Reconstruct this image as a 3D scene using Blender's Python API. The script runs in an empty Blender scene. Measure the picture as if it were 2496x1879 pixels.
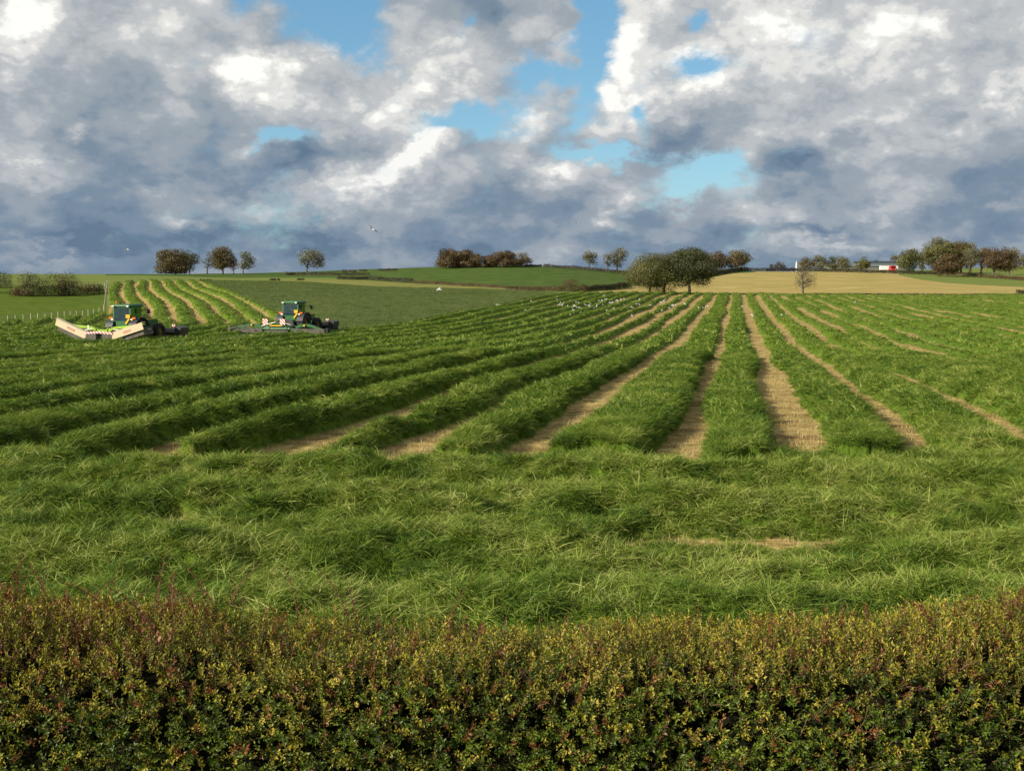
import bpy, bmesh, math, random
import numpy as np
from mathutils import Vector, Matrix, Quaternion
random.seed(7); RNG = np.random.default_rng(7)
SC = bpy.context.scene; COL = SC.collection
R = math.radians

# ------------------------------------------------------------------ camera
W_, H_ = 2496.0, 1879.0
F = 2500.0; HOR = 668.0; CAMZ = 4.2
TH = math.atan((H_/2 - HOR)/F); CT, ST = math.cos(TH), math.sin(TH)
cam = bpy.data.objects.new('camera', bpy.data.cameras.new('camera')); COL.objects.link(cam)
cam.location = (0, 0, CAMZ); cam.rotation_euler = (math.pi/2 - TH, 0, 0)
cam.data.sensor_width = 36; cam.data.lens = 36*F/W_; cam.data.clip_start = .1; cam.data.clip_end = 12000
SC.camera = cam
def ray(px, py):
    a = (px - W_/2)/F; b = (H_/2 - py)/F
    return np.array([a, CT + b*ST, -ST + b*CT])
def at(px, py, D):
    d = ray(px, py); k = D/d[1]
    return np.array([d[0]*k, D, CAMZ + d[2]*k])
def project(x, y, z):
    dz = z - CAMZ
    f = y*CT - dz*ST; u = y*ST + dz*CT
    return W_/2 + F*x/f, H_/2 - F*u/f

# ------------------------------------------------------------------ sun, exposure
SUN_AZ, SUN_EL = -121.0, 26.0
to_sun = Vector((math.sin(R(SUN_AZ))*math.cos(R(SUN_EL)), math.cos(R(SUN_AZ))*math.cos(R(SUN_EL)), math.sin(R(SUN_EL))))
sl = bpy.data.lights.new('sun', 'SUN'); sl.energy = 5.0; sl.angle = R(.6); sl.color = (1, .9, .74)
sun = bpy.data.objects.new('sun', sl); COL.objects.link(sun); sun.location = (-40, -20, 60)
sun.rotation_euler = (-to_sun).to_track_quat('-Z', 'Y').to_euler()
SC.view_settings.view_transform = 'Standard'; SC.view_settings.look = 'None'
SC.view_settings.exposure = .6; SC.view_settings.gamma = 1

# ------------------------------------------------------------------ node helpers
class NT:
    def __init__(s, tree): s.t = tree; s.n = tree.nodes; s.l = tree.links
    def add(s, typ, **kw):
        nd = s.n.new(typ)
        for k, v in kw.items(): setattr(nd, k, v)
        return nd
    def put(s, sock, v):
        if isinstance(v, bpy.types.NodeSocket): s.l.new(v, sock)
        elif v is not None: sock.default_value = v
    def m(s, op, a, b=None, c=None, clamp=False):
        nd = s.add('ShaderNodeMath', operation=op, use_clamp=clamp)
        for i, v in enumerate((a, b, c)):
            if v is not None: s.put(nd.inputs[i], v)
        return nd.outputs[0]
    def vm(s, op, a, b=None, scale=None):
        nd = s.add('ShaderNodeVectorMath', operation=op)
        s.put(nd.inputs[0], a)
        if b is not None: s.put(nd.inputs[1], b)
        if scale is not None: s.put(nd.inputs['Scale'], scale)
        return nd.outputs['Value'] if op in ('LENGTH', 'DOT_PRODUCT') else nd.outputs[0]
    def noise(s, vec, scale, detail=4, rough=.5, out=0, dist=0):
        nd = s.add('ShaderNodeTexNoise'); s.put(nd.inputs['Vector'], vec)
        nd.inputs['Scale'].default_value = scale; nd.inputs['Detail'].default_value = detail
        nd.inputs['Roughness'].default_value = rough; nd.inputs['Distortion'].default_value = dist
        return nd.outputs[out]
    def ramp(s, fac, stops, interp='LINEAR'):
        nd = s.add('ShaderNodeValToRGB'); s.put(nd.inputs[0], fac); cr = nd.color_ramp; cr.interpolation = interp
        while len(cr.elements) > 1: cr.elements.remove(cr.elements[-1])
        cr.elements[0].position = stops[0][0]; cr.elements[0].color = (*stops[0][1], 1)
        for p, c in stops[1:]:
            e = cr.elements.new(p); e.color = (*c, 1)
        return nd.outputs[0]
    def mix(s, fac, a, b, blend='MIX'):
        nd = s.add('ShaderNodeMix', data_type='RGBA', blend_type=blend)
        s.put(nd.inputs[0], fac)
        for i, v in ((6, a), (7, b)):
            if isinstance(v, tuple): v = (*v[:3], 1)
            s.put(nd.inputs[i], v)
        return nd.outputs[2]
    def mapr(s, v, a, b, c=0, d=1, smooth=True):
        nd = s.add('ShaderNodeMapRange'); nd.interpolation_type = 'SMOOTHSTEP' if smooth else 'LINEAR'
        s.put(nd.inputs[0], v)
        for i, q in zip((1, 2, 3, 4), (a, b, c, d)): s.put(nd.inputs[i], q)
        return nd.outputs[0]
    def attr(s, name, typ='GEOMETRY', out='Fac'):
        nd = s.add('ShaderNodeAttribute', attribute_name=name, attribute_type=typ)
        return nd.outputs[out]

# ------------------------------------------------------------------ world: blue sky with broken cumulus / stratocumulus
world = bpy.data.worlds.new('World'); SC.world = world; world.use_nodes = True
t = NT(world.node_tree); t.n.clear()
SKY_STR = .1
out = t.add('ShaderNodeOutputWorld'); bg = t.add('ShaderNodeBackground'); bg.inputs[1].default_value = SKY_STR
t.l.new(bg.outputs[0], out.inputs[0])
sky = t.add('ShaderNodeTexSky', sky_type='NISHITA'); sky.sun_disc = False
sky.sun_elevation = R(SUN_EL); sky.sun_rotation = R(SUN_AZ % 360); sky.air_density = 1.0; sky.dust_density = .6; sky.ozone_density = 1.2
dirv = t.add('ShaderNodeTexCoord').outputs['Generated']
sep = t.add('ShaderNodeSeparateXYZ'); t.l.new(dirv, sep.inputs[0])
zc = t.m('MAXIMUM', sep.outputs[2], 0.0)
az = t.m('ARCTAN2', sep.outputs[0], sep.outputs[1]); el = t.m('ARCSINE', sep.outputs[2])
cmb = t.add('ShaderNodeCombineXYZ'); t.l.new(az, cmb.inputs[0]); t.l.new(el, cmb.inputs[1]); P0 = cmb.outputs[0]
inv = t.m('DIVIDE', 1.0, t.m('ADD', zc, .68))
q = t.vm('SCALE', dirv, scale=inv)
w1 = t.vm('SUBTRACT', t.noise(q, 5, 3, .55, out=1), (.5, .5, .5))
w2 = t.vm('SUBTRACT', t.noise(q, 17, 5, .62, out=1), (.5, .5, .5))
P = t.vm('ADD', P0, t.vm('ADD', t.vm('SCALE', w1, scale=.085), t.vm('SCALE', w2, scale=.062)))
def azel(px, py):
    d = ray(px, py); d = d/np.linalg.norm(d); return math.atan2(d[0], d[1]), math.asin(d[2])
def blobs(start, lst):
    acc = start
    for px, py, rx, ry, rot, amp in lst:
        a, e = azel(px, py)
        mp = t.add('ShaderNodeMapping', vector_type='TEXTURE'); t.l.new(P, mp.inputs[0])
        mp.inputs['Location'].default_value = (a, e, 0); mp.inputs['Rotation'].default_value = (0, 0, R(rot))
        mp.inputs['Scale'].default_value = (rx*1.75/F, ry*1.75/F, 1)
        g = t.add('ShaderNodeTexGradient', gradient_type='QUADRATIC_SPHERE'); t.l.new(mp.outputs[0], g.inputs[0])
        acc = t.m('MULTIPLY_ADD', g.outputs[1], amp, acc)
    return acc
fine = t.noise(q, 12, 10, .6)
big = t.noise(q, 3.4, 5, .5)
cov0 = t.m('MULTIPLY_ADD', t.m('SUBTRACT', big, .5), 1.0, 1.02)
cov0 = t.m('MULTIPLY_ADD', t.m('SUBTRACT', fine, .5), .75, cov0)
COVER = [(800, 50, 120, 110, 0, -1.9), (860, 10, 60, 60, 0, -1.0), (1435, 20, 55, 130, 0, -1.6), (1415, 170, 50, 110, 0, -1.3),
         (1290, 190, 100, 42, 10, -1.1), (1110, 70, 40, 50, 0, -.8), (1150, 285, 130, 42, 8, -1.5), (1722, 150, 60, 48, 20, -1.15), (1712, 15, 30, 40, 0, -.8),
         (700, 335, 55, 36, 15, -1.5), (1555, 290, 36, 38, 0, -.9), (1475, 375, 130, 34, -5, -1.3), (1690, 440, 130, 48, 6, -1.9),
         (610, 20, 60, 30, 0, -.7), (1950, 640, 300, 14, 0, -.2)]
cover = blobs(cov0, COVER)
edge = t.noise(q, 24, 8, .62)
cover = t.m('MULTIPLY_ADD', t.m('SUBTRACT', edge, .5), .7, cover)
cmask = t.mapr(cover, .22, .92)
Wb = t.m('MULTIPLY_ADD', t.mapr(el, 0.0, .17, 0, 1), .31, .27)
relA = t.noise(q, 9.5, 9, .56)
qs = t.vm('ADD', q, (-.03, -.01, .04))
relB = t.noise(qs, 9.5, 9, .56)
Wb = t.m('MULTIPLY_ADD', t.m('SUBTRACT', relA, relB), 1.0, Wb)
Wb = t.m('MULTIPLY_ADD', t.m('SUBTRACT', fine, .5), .38, Wb)
Wb = t.m('MULTIPLY_ADD', t.m('SUBTRACT', big, .5), .22, Wb)
BRIGHT = [(45, 50, 130, 70, 35, .75), (592, 186, 95, 60, -20, .75), (1010, 370, 130, 55, 32, .75), (860, 460, 240, 62, 22, .55), (640, 520, 130, 40, 5, .3),
          (1525, 90, 95, 150, 0, .65), (1490, 260, 70, 70, 0, .45), (1720, 215, 190, 55, 28, .45), (1880, 70, 300, 90, 8, .42), (2200, 60, 260, 110, 0, .22),
          (1378, 425, 120, 48, 0, .55), (1500, 500, 60, 34, 20, .5), (1829, 515, 130, 55, 0, .48), (2150, 480, 150, 52, 8, .42), (2120, 315, 150, 60, 0, .42),
          (2440, 275, 120, 55, 12, .42), (2030, 578, 240, 24, 5, .45), (80, 415, 170, 60, 8, .42), (470, 545, 50, 30, -20, .5), (560, 500, 90, 40, 0, .25),
          (930, 230, 170, 130, 0, .3), (1270, 300, 90, 80, 0, .3), (1500, 565, 60, 30, 0, .4), (182, 303, 30, 22, 0, .4), (385, 430, 50, 26, 25, .3),
          (160, 630, 80, 18, 0, .22), (420, 30, 150, 60, 0, .15), (640, 350, 60, 30, 0, .3), (1120, 130, 120, 50, 0, .2), (1640, 470, 80, 40, 10, .3), (2440, 500, 60, 24, 8, .3),
          (1200, 40, 190, 85, 0, -.28), (700, 120, 90, 60, 20, -.3), (740, 405, 230, 70, 12, -.38), (1640, 335, 150, 55, 20, -.3), (1940, 375, 150, 42, 5, -.34),
          (2380, 420, 220, 90, 8, -.2), (1950, 545, 200, 26, 0, -.28), (300, 250, 420, 190, 10, -.14), (330, 360, 300, 60, 0, -.12), (250, 530, 420, 45, 0, -.22),
          (700, 590, 520, 34, 0, -.28), (250, 600, 420, 34, 0, -.2), (1240, 470, 110, 60, 30, -.18), (1200, 600, 300, 40, 0, -.12), (1620, 600, 160, 24, 0, -.15), (2330, 590, 200, 30, 0, -.15), (1900, 230, 150, 60, 20, .15), (2250, 180, 260, 110, 0, .12)]
Wb = blobs(Wb, BRIGHT)
bn = t.noise(q, 15, 8, .58)
bil = t.m('ABSOLUTE', t.m('MULTIPLY', t.m('SUBTRACT', bn, .5), 2.0))
Wb = t.m('MULTIPLY_ADD', t.m('MULTIPLY', t.m('SUBTRACT', bil, .17), t.mapr(Wb, .42, .78, .15, 1)), .9, Wb)
ccol = t.ramp(Wb, [(0, (.098, .155, .225)), (.22, (.165, .225, .295)), (.42, (.28, .32, .36)), (.62, (.44, .46, .475)), (.82, (.64, .64, .62)), (1, (.86, .85, .81))], 'EASE')
hz = t.mapr(el, 0.0, .22, 1, 0)
ccol = t.mix(t.m('MULTIPLY', hz, .35), ccol, t.mix(.5, ccol, (.17, .24, .36)))
skyb = t.mix(1.0, sky.outputs[0], (.66, .84, .92), 'MULTIPLY')
skyb = t.mix(.5, skyb, t.mix(t.mapr(el, .05, .26), (1.9, 3.8, 4.9), (1.15, 2.8, 4.25)))
final = t.mix(cmask, skyb, t.vm('SCALE', ccol, scale=7.9))
t.l.new(final, bg.inputs[0])

# ------------------------------------------------------------------ generic helpers
def hash2(ix, iy, seed):
    n = (ix.astype(np.int64)*374761393 + iy.astype(np.int64)*668265263 + seed*1442695041) & 0xffffffff
    n = ((n ^ (n >> 13))*1274126177) & 0xffffffff
    n = n ^ (n >> 16)
    return (n & 0xffff)/65535.0
def vnoise(x, y, seed=0):
    x = np.asarray(x, float); y = np.asarray(y, float)
    ix = np.floor(x); iy = np.floor(y); fx = x-ix; fy = y-iy
    fx = fx*fx*(3-2*fx); fy = fy*fy*(3-2*fy)
    a = hash2(ix, iy, seed); b = hash2(ix+1, iy, seed); c = hash2(ix, iy+1, seed); d = hash2(ix+1, iy+1, seed)
    return (a*(1-fx)+b*fx)*(1-fy)+(c*(1-fx)+d*fx)*fy
def fbm(x, y, seed=0, oct=3):
    v = 0; a = .5; s = 0
    for k in range(oct):
        v = v + a*vnoise(x*2**k, y*2**k, seed+k*17); s += a; a *= .5
    return v/s
def sm(v, a, b):
    k = np.clip((v-a)/(b-a), 0, 1); return k*k*(3-2*k)

def mesh_np(name, V, faces, mats, fmat=None, smooth=False, attrs=None):
    """faces: (M,k) int array or list of such arrays"""
    if isinstance(faces, np.ndarray): faces = [faces]
    me = bpy.data.meshes.new(name)
    V = np.asarray(V, np.float32); me.vertices.add(len(V)); me.vertices.foreach_set('co', V.ravel())
    if faces and len(faces[0]):
        li = np.concatenate([f.ravel() for f in faces]).astype(np.int32)
        cnt = np.concatenate([np.full(len(f), f.shape[1]) for f in faces]).astype(np.int32)
        st = np.concatenate([[0], np.cumsum(cnt)[:-1]]).astype(np.int32)
        me.loops.add(len(li)); me.loops.foreach_set('vertex_index', li)
        me.polygons.add(len(cnt)); me.polygons.foreach_set('loop_start', st); me.polygons.foreach_set('loop_total', cnt)
        if fmat is not None: me.polygons.foreach_set('material_index', np.asarray(fmat, np.int32))
        me.polygons.foreach_set('use_smooth', np.full(len(cnt), bool(smooth)))
    for m in (mats if isinstance(mats, (list, tuple)) else [mats]): me.materials.append(m)
    me.update(calc_edges=True)
    for k, v in (attrs or {}).items():
        v = np.asarray(v, np.float32)
        if v.ndim == 1:
            a = me.attributes.new(k, 'FLOAT', 'POINT'); a.data.foreach_set('value', v)
        else:
            a = me.attributes.new(k, 'FLOAT_VECTOR', 'POINT'); a.data.foreach_set('vector', v.ravel())
    return me
def link(name, me, parent=None, loc=None, rz=None, col=None):
    o = bpy.data.objects.new(name, me); (col or COL).objects.link(o)
    if parent is not None: o.parent = parent
    if loc is not None: o.location = tuple(float(c) for c in loc)
    if rz is not None: o.rotation_euler = (0, 0, rz)
    return o
def tag(o, label=None, cat=None, group=None, kind=None):
    if label: o['label'] = label
    if cat: o['category'] = cat
    if group: o['group'] = group
    if kind: o['kind'] = kind
    return o
def thing(name, label, cat, loc, rz=0, group=None):
    return tag(link(name, None, None, loc, rz), label, cat, group)

class MB:
    """collects simple solids into one mesh"""
    def __init__(s): s.bm = bmesh.new(); s.mi = 0
    def _fin(s, vs, M):
        bmesh.ops.transform(s.bm, matrix=M, verts=vs)
        fs = set()
        for v in vs: fs.update(v.link_faces)
        for f in fs: f.material_index = s.mi
        return s
    def box(s, c, d, rot=(0, 0, 0), taper=None):
        vs = bmesh.ops.create_cube(s.bm, size=1)['verts']
        if taper:
            for v in vs:
                if v.co.z > 0: v.co.x *= taper[0]; v.co.y *= taper[1]
        M = Matrix.Translation(c) @ (Matrix.Rotation(rot[2], 4, 'Z') @ Matrix.Rotation(rot[1], 4, 'Y') @ Matrix.Rotation(rot[0], 4, 'X')) @ Matrix.Diagonal((*d, 1))
        return s._fin(vs, M)
    def cyl(s, a, b, r1, r2=None, n=12):
        a = Vector(a); b = Vector(b); r2 = r1 if r2 is None else r2
        vs = bmesh.ops.create_cone(s.bm, cap_ends=True, segments=n, radius1=r1, radius2=r2, depth=1)['verts']
        d = b-a
        M = Matrix.Translation((a+b)/2) @ d.to_track_quat('Z', 'Y').to_matrix().to_4x4() @ Matrix.Diagonal((1, 1, d.length, 1))
        return s._fin(vs, M)
    def ball(s, c, d, n=10, rot=(0, 0, 0)):
        vs = bmesh.ops.create_uvsphere(s.bm, u_segments=n, v_segments=max(4, n*2//3), radius=.5)['verts']
        M = Matrix.Translation(c) @ (Matrix.Rotation(rot[2], 4, 'Z') @ Matrix.Rotation(rot[1], 4, 'Y') @ Matrix.Rotation(rot[0], 4, 'X')) @ Matrix.Diagonal((*d, 1))
        return s._fin(vs, M)
    def prism(s, pts, x0, x1, axis='x'):
        """polygon given in the two other axes, extruded"""
        def mk(p, x): return {'x': (x, p[0], p[1]), 'y': (p[0], x, p[1]), 'z': (p[0], p[1], x)}[axis]
        A = [s.bm.verts.new(mk(p, x0)) for p in pts]; B = [s.bm.verts.new(mk(p, x1)) for p in pts]
        n = len(pts); fs = [s.bm.faces.new(A[::-1]), s.bm.faces.new(B)]
        for i in range(n): fs.append(s.bm.faces.new((A[i], A[(i+1) % n], B[(i+1) % n], B[i])))
        for f in fs: f.material_index = s.mi
        return s
    def mesh(s, name, mats, bevel=0, smooth=False):
        bm = s.bm; bmesh.ops.recalc_face_normals(bm, faces=bm.faces)
        if bevel: bmesh.ops.bevel(bm, geom=list(bm.edges), offset=bevel, segments=1, affect='EDGES', clamp_overlap=True)
        if smooth:
            for f in bm.faces: f.smooth = True
        me = bpy.data.meshes.new(name); bm.to_mesh(me); bm.free()
        for m in (mats if isinstance(mats, (list, tuple)) else [mats]): me.materials.append(m)
        return me
    def build(s, name, mats, parent=None, bevel=0, smooth=False):
        return link(name, s.mesh(name, mats, bevel, smooth), parent)

# ------------------------------------------------------------------ terrain height
NEAR = [(0, 0), (13, 0), (24, 0), (36, -.2), (50, -.6), (65, -1.0), (81, -1.4)]
FAR = [(1000, -4), (2500, -14), (9000, -40)]
COLS = {
 -500: [(110, -1.9), (128, -2.1), (150, -2.3), (175, -1.4), (205, .2), (250, 2.6), (300, 4.4), (340, 4.5), (500, 1)],
 0:    [(100, -1.7), (128, -2.1), (150, -2.5), (170, -1.9), (205, .2), (250, 2.6), (300, 4.3), (340, 4.4), (500, 1)],
 260:  [(100, -1.6), (128, -1.9), (150, -2.2), (165, -2.2), (200, -.5), (245, 1.4), (300, 3.6), (345, 4.2), (400, 4.0), (520, 1)],
 400:  [(100, -1.5), (128, -1.6), (150, -1.1), (200, .6), (250, 2.2), (300, 3.4), (345, 4.0), (400, 3.9), (520, 1)],
 550:  [(95, -1.5), (125, -1.7), (140, -1.2), (170, -.2), (215, 1.2), (260, 2.1), (300, 2.8), (350, 3.8), (400, 4.3), (520, 2)],
 750:  [(95, -1.5), (110, -1.7), (150, -.9), (215, .9), (260, 1.8), (320, 3.3), (400, 5.0), (450, 5.0), (600, 2)],
 1000: [(95, -1.7), (125, -2.2), (176, -.9), (231, .6), (290, 1.7), (330, 4.0), (380, 6.6), (430, 6.9), (600, 3)],
 1250: [(95, -1.7), (125, -2.2), (176, -1.1), (231, .1), (268, .9), (320, 4.0), (370, 7.3), (410, 7.6), (600, 3)],
 1450: [(95, -1.6), (125, -2.0), (176, -1.3), (240, -.3), (270, .5), (320, 3.0), (370, 5.8), (420, 6.0), (600, 3)],
 1600: [(95, -1.5), (176, -1.2), (240, -.6), (262, -.5), (320, 1.6), (400, 5.0), (440, 5.0), (600, 2)],
 1800: [(95, -1.45), (176, -1.1), (240, -.65), (262, -.45), (330, 2.2), (400, 5.2), (440, 5.4), (600, 3)],
 2100: [(95, -1.45), (176, -1.1), (240, -.65), (262, -.45), (330, 1.9), (400, 4.4), (450, 5.6), (520, 6.2), (700, 3)],
 2496: [(95, -1.45), (176, -1.1), (240, -.7), (262, -.4), (330, 1.4), (380, 2.6), (450, 4.0), (600, 9.4), (700, 9)],
 3000: [(95, -1.45), (176, -1.1), (240, -.7), (262, -.4), (330, 1.2), (380, 2.3), (450, 3.6), (600, 8.5), (700, 9)],
}
LG = np.linspace(math.log(5), math.log(9000), 900); DG = np.exp(LG)
CK = sorted(COLS); 
def _prof(k):
    p = NEAR + COLS[k] + FAR
    return np.interp(DG, [a for a, b in p], [b for a, b in p])
_P = np.array([_prof(k) for k in CK])
TG = np.linspace(-500, 3000, 176)
ZG = np.array([np.interp(TG, CK, _P[:, j]) for j in range(len(DG))]).T
def _smooth(a, ax, n, it=2):
    k = np.ones(n)/n
    for _ in range(it):
        pad = [(0, 0), (0, 0)]; pad[ax] = (n//2, n//2); b = np.pad(a, pad, 'edge')
        a = np.apply_along_axis(lambda r: np.convolve(r, k, 'valid'), ax, b)
    return a
ZG = _smooth(_smooth(ZG, 1, 9), 0, 5)
def base_z(x, y):
    x = np.asarray(x, float); y = np.asarray(y, float)
    azm = np.arctan2(x, y); azc = np.clip(azm, -.611, .611)
    D = np.hypot(x, y)*np.cos(azc)
    c = (np.tan(azc)*F + W_/2 + 500)/3500*(len(TG)-1); c = np.clip(c, 0, len(TG)-1.001)
    l = (np.log(np.maximum(D, 5)) - LG[0])/(LG[1]-LG[0]); l = np.clip(l, 0, len(LG)-1.001)
    ci = c.astype(int); li = l.astype(int); cf = c-ci; lf = l-li
    z = (ZG[ci, li]*(1-cf)+ZG[ci+1, li]*cf)*(1-lf)+(ZG[ci, li+1]*(1-cf)+ZG[ci+1, li+1]*cf)*lf
    return z + (fbm(x*.03, y*.03, 5)-.5)*np.clip((D-40)/100, 0, 1)*.7*np.clip((700-D)/300, .2, 1)
_DD = np.exp(np.linspace(math.log(8), math.log(900), 2600))
def hit(px, py, crest=True):
    """ground point seen at a photo pixel (or the crest of that column)"""
    d = ray(px, py); xs = d[0]/d[1]*_DD; zs = base_z(xs, _DD); zr = CAMZ + d[2]/d[1]*_DD
    below = np.where(zs >= zr)[0]
    if len(below): i = below[0]
    else: i = int(np.argmax((zs-CAMZ)/_DD))
    return np.array([xs[i], _DD[i], zs[i]])

# ------------------------------------------------------------------ the mown rows
A1 = R(12.3); A2 = R(-21.0)
d1 = np.array([math.sin(A1), math.cos(A1)]); n1 = np.array([math.cos(A1), -math.sin(A1)])
d2 = np.array([math.sin(A2), math.cos(A2)]); n2 = np.array([math.cos(A2), -math.sin(A2)])
RB = 85.0; EP = np.array([-28.0, 128.0]); C0 = EP - RB*n2; SP = C0 + RB*n1
US = float(SP @ n1); UCUT = US + 1.6
strips = [-1.15, 1.62, 4.4]
while strips[-1] < 190: strips.append(strips[-1]+2.75)
left = [-1.15, -4.55, -7.35, -9.9, -12.8]
while left[-1] > -200: left.append(left[-1]-2.9)
STR = np.array(sorted(set(strips+left)))
# far edge of the field (photo column -> distance)
_ed = [(262, 697), (400, 683), (550, 686), (750, 691), (900, 702), (1060, 706), (1250, 710)]
EDGE = [(-2000, 130), (262, hit(262, 697)[1])] + [(p, hit(p, y)[1]) for p, y in _ed[1:]] + [(1361, 232), (1450, 238), (1600, 240), (4500, 240)]
FX = [(-64.0, 60.0), (-64.0, 160.0), (-64.0 + math.tan(A2)*88, 248.0)]
def coldeg(x, y):
    azc = np.clip(np.arctan2(x, y), -1.2, 1.2)
    return np.tan(azc)*F + W_/2
def edge_D(x, y): return np.interp(coldeg(x, y), [a for a, b in EDGE], [b for a, b in EDGE])
def rows(x, y):
    """returns u, kind(0 rows A,1 rows B,2 uncut,3 headland,4 outside), s (along)"""
    x = np.asarray(x, float); y = np.asarray(y, float)
    uA = x*n1[0] + y*n1[1]; sA = x*d1[0] + y*d1[1]
    bx = x-SP[0]; by = y-SP[1]; al1 = bx*d1[0]+by*d1[1]
    ex = x-EP[0]; ey = y-EP[1]; al2 = ex*d2[0]+ey*d2[1]
    rr = np.hypot(x-C0[0], y-C0[1])
    uarc = US + rr-RB; uex = US + ex*n2[0]+ey*n2[1]
    uB = np.where(al1 < 0, uA, np.where(al2 > 0, uex, uarc))
    inB = (uB < US + .2) & ((al1 > 0) | (uA < US+.2))
    inA = (uA > UCUT) | ((al1 < 0) & (uA >= US+.2))
    kind = np.where(inB & ~((uA > UCUT)), 1, np.where(inA, 0, 2))
    u = np.where(kind == 1, uB, uA)
    # wander of the rows
    D = y
    xb = np.interp(y, [p[1] for p in FX], [p[0] for p in FX])
    outside = (D > edge_D(x, y)) & (coldeg(x, y) > 255) | (x < xb+1.2) & (y > 60) | (y > 262)
    hl = y < 21.9 + 4.6*(fbm(x*.5, y*.2, 3)-.5)
    kind = np.where(outside, 4, np.where(hl | (y < 6), 3, kind))
    return u, kind, sA, al2
def profile(x, y):
    u, kind, s, al2 = rows(x, y)
    u = u + (fbm(s*.05, np.round(u/2.9)*3.1, 11)-.5)*.6 + (fbm(s*.3, u*.15, 13, 2)-.5)*.35
    u = u + np.where((kind == 1) & (al2 > -30), .5*np.sin((al2+30)*.062), 0)
    i = np.clip(np.searchsorted(STR, u), 1, len(STR)-1)
    dl = u-STR[i-1]; dr = STR[i]-u
    dist = np.minimum(dl, dr); rid = np.where(dl < dr, i-1, i)
    uc = STR[rid]
    # half width of the bare strip, by place
    hw = np.where(uc > 8, .36, np.where(uc > 6, .40, np.where(uc > 0, .56, np.where(uc > -2, .38, np.where(uc > -5.5, .54, np.where(uc > -8, .66, np.where(uc > -11, .92, np.where(uc > -15, .80, .48))))))))
    hw = hw + np.where(uc < -10, np.clip((y-55)/60, 0, 1)*.2, 0) + np.where(uc > 8, np.clip((50-y)/20, 0, 1)*.15, 0)
    hillB = (kind == 1) & ((al2 > -6) | (((x-SP[0])*d1[0]+(y-SP[1])*d1[1]) > 14))
    hw = np.where(hillB, .46, hw)
    nz = fbm(s*.09, rid*7.7, 21, 2); hw = hw + (nz-.5)*np.where(hillB, .5, np.where(uc > 8, 1.5, np.where(uc > -6, .5, .8))) + (fbm(s*.9, u*.9, 23, 2)-.5)*.34 + (fbm(s*3.1, u*3.1, 24, 2)-.5)*.22
    hw = np.where((y > 228) & (kind == 0), hw-.3*np.clip((y-228)/10, 0, 1), hw)
    H = .44*(.68+.6*fbm(s*.14, u*.4, 31)+.12*(fbm(s*1.2, u*1.2, 32)-.5)) * np.where(uc > 8, .7, np.where(uc < -9, 1.3, 1.05))
    edge = sm(dist-hw, -.02, np.where(uc > 8, .8, .5))
    # floor between rows where no bare soil shows: a shallow dip
    dip = np.where(hw < 0.02, .25, 0.)
    h = H*(dip + (1-dip)*edge)*1.0
    asym = np.where(dr < dl, 1, 0)
    bare = 1 - sm(dist-hw, -.05, .10)
    bare = np.where(hw < .02, 0, bare)
    # standing grass
    hu = .34+.14*fbm(x*.4, y*.4, 41); h = np.where(kind == 2, hu, h); bare = np.where(kind == 2, 0, bare)
    # headland: grass laid across, in lumpy cross rows
    wob = (fbm(x*.16, y*.1, 51)-.5)*1.6
    ph = (y + wob - 14.2)/2.8
    rid2 = .5+.5*np.cos(ph*2*math.pi)
    hh = .07 + .30*rid2*(.35+1.0*fbm(x*.3, y*.3, 53)) + .5*(fbm(x*1.2, y*1.5, 55)-.40) + .34*(fbm(x*3., y*3.4, 56)-.5)
    hb = sm(fbm(x*.45, y*1.6, 57)*(1-rid2*.5), .62, .72)
    for cx, cy, rx, ry, am in ((2.7, 15.5, 1.1, .5, 1.), (4.5, 15.6, 1.4, .36, .95), (-3.0, 22.2, 1.3, .5, .9), (5.0, 18.3, .8, .3, .9), (.1, 22.9, 1.2, .35, .6), (5.3, 14.6, .9, .3, .6), (3.6, 14.4, .5, .35, .9), (-2.2, 20.2, .8, .35, .8), (7.2, 17.2, .9, .4, .8), (-5.6, 16.4, .7, .3, .7), (-7.5, 21.0, .9, .3, .8)):
        hb = np.maximum(hb, am*(1-sm(np.hypot((x-cx)/rx, (y-cy)/ry)+(fbm(x*1.9, y*2.5, 58)-.5)*1.5, .7, 1.0)))
    hh = hh*(1-.6*sm(y, 20.8, 22.6))
    hh = hh*(1-.8*(1-sm(np.hypot((x-3.6)/2.5, (y-14.9)/1.25), .7, 1.2)))
    hh = np.clip(hh*(1-.75*hb), .02, .6)
    h = np.where(kind == 3, hh, h); bare = np.where(kind == 3, hb, bare)
    # hedge foot and garden side: plain
    h = np.where(y < 7.5, .0, h)
    mask = kind != 4
    h = np.where(mask, h*(sm(y, 7.5, 9)), 0); bare = np.where(mask, bare, 0)
    return h, bare, kind, u
def ground(x, y):
    h, b, k, u = profile(x, y); return base_z(x, y)+h

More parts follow.
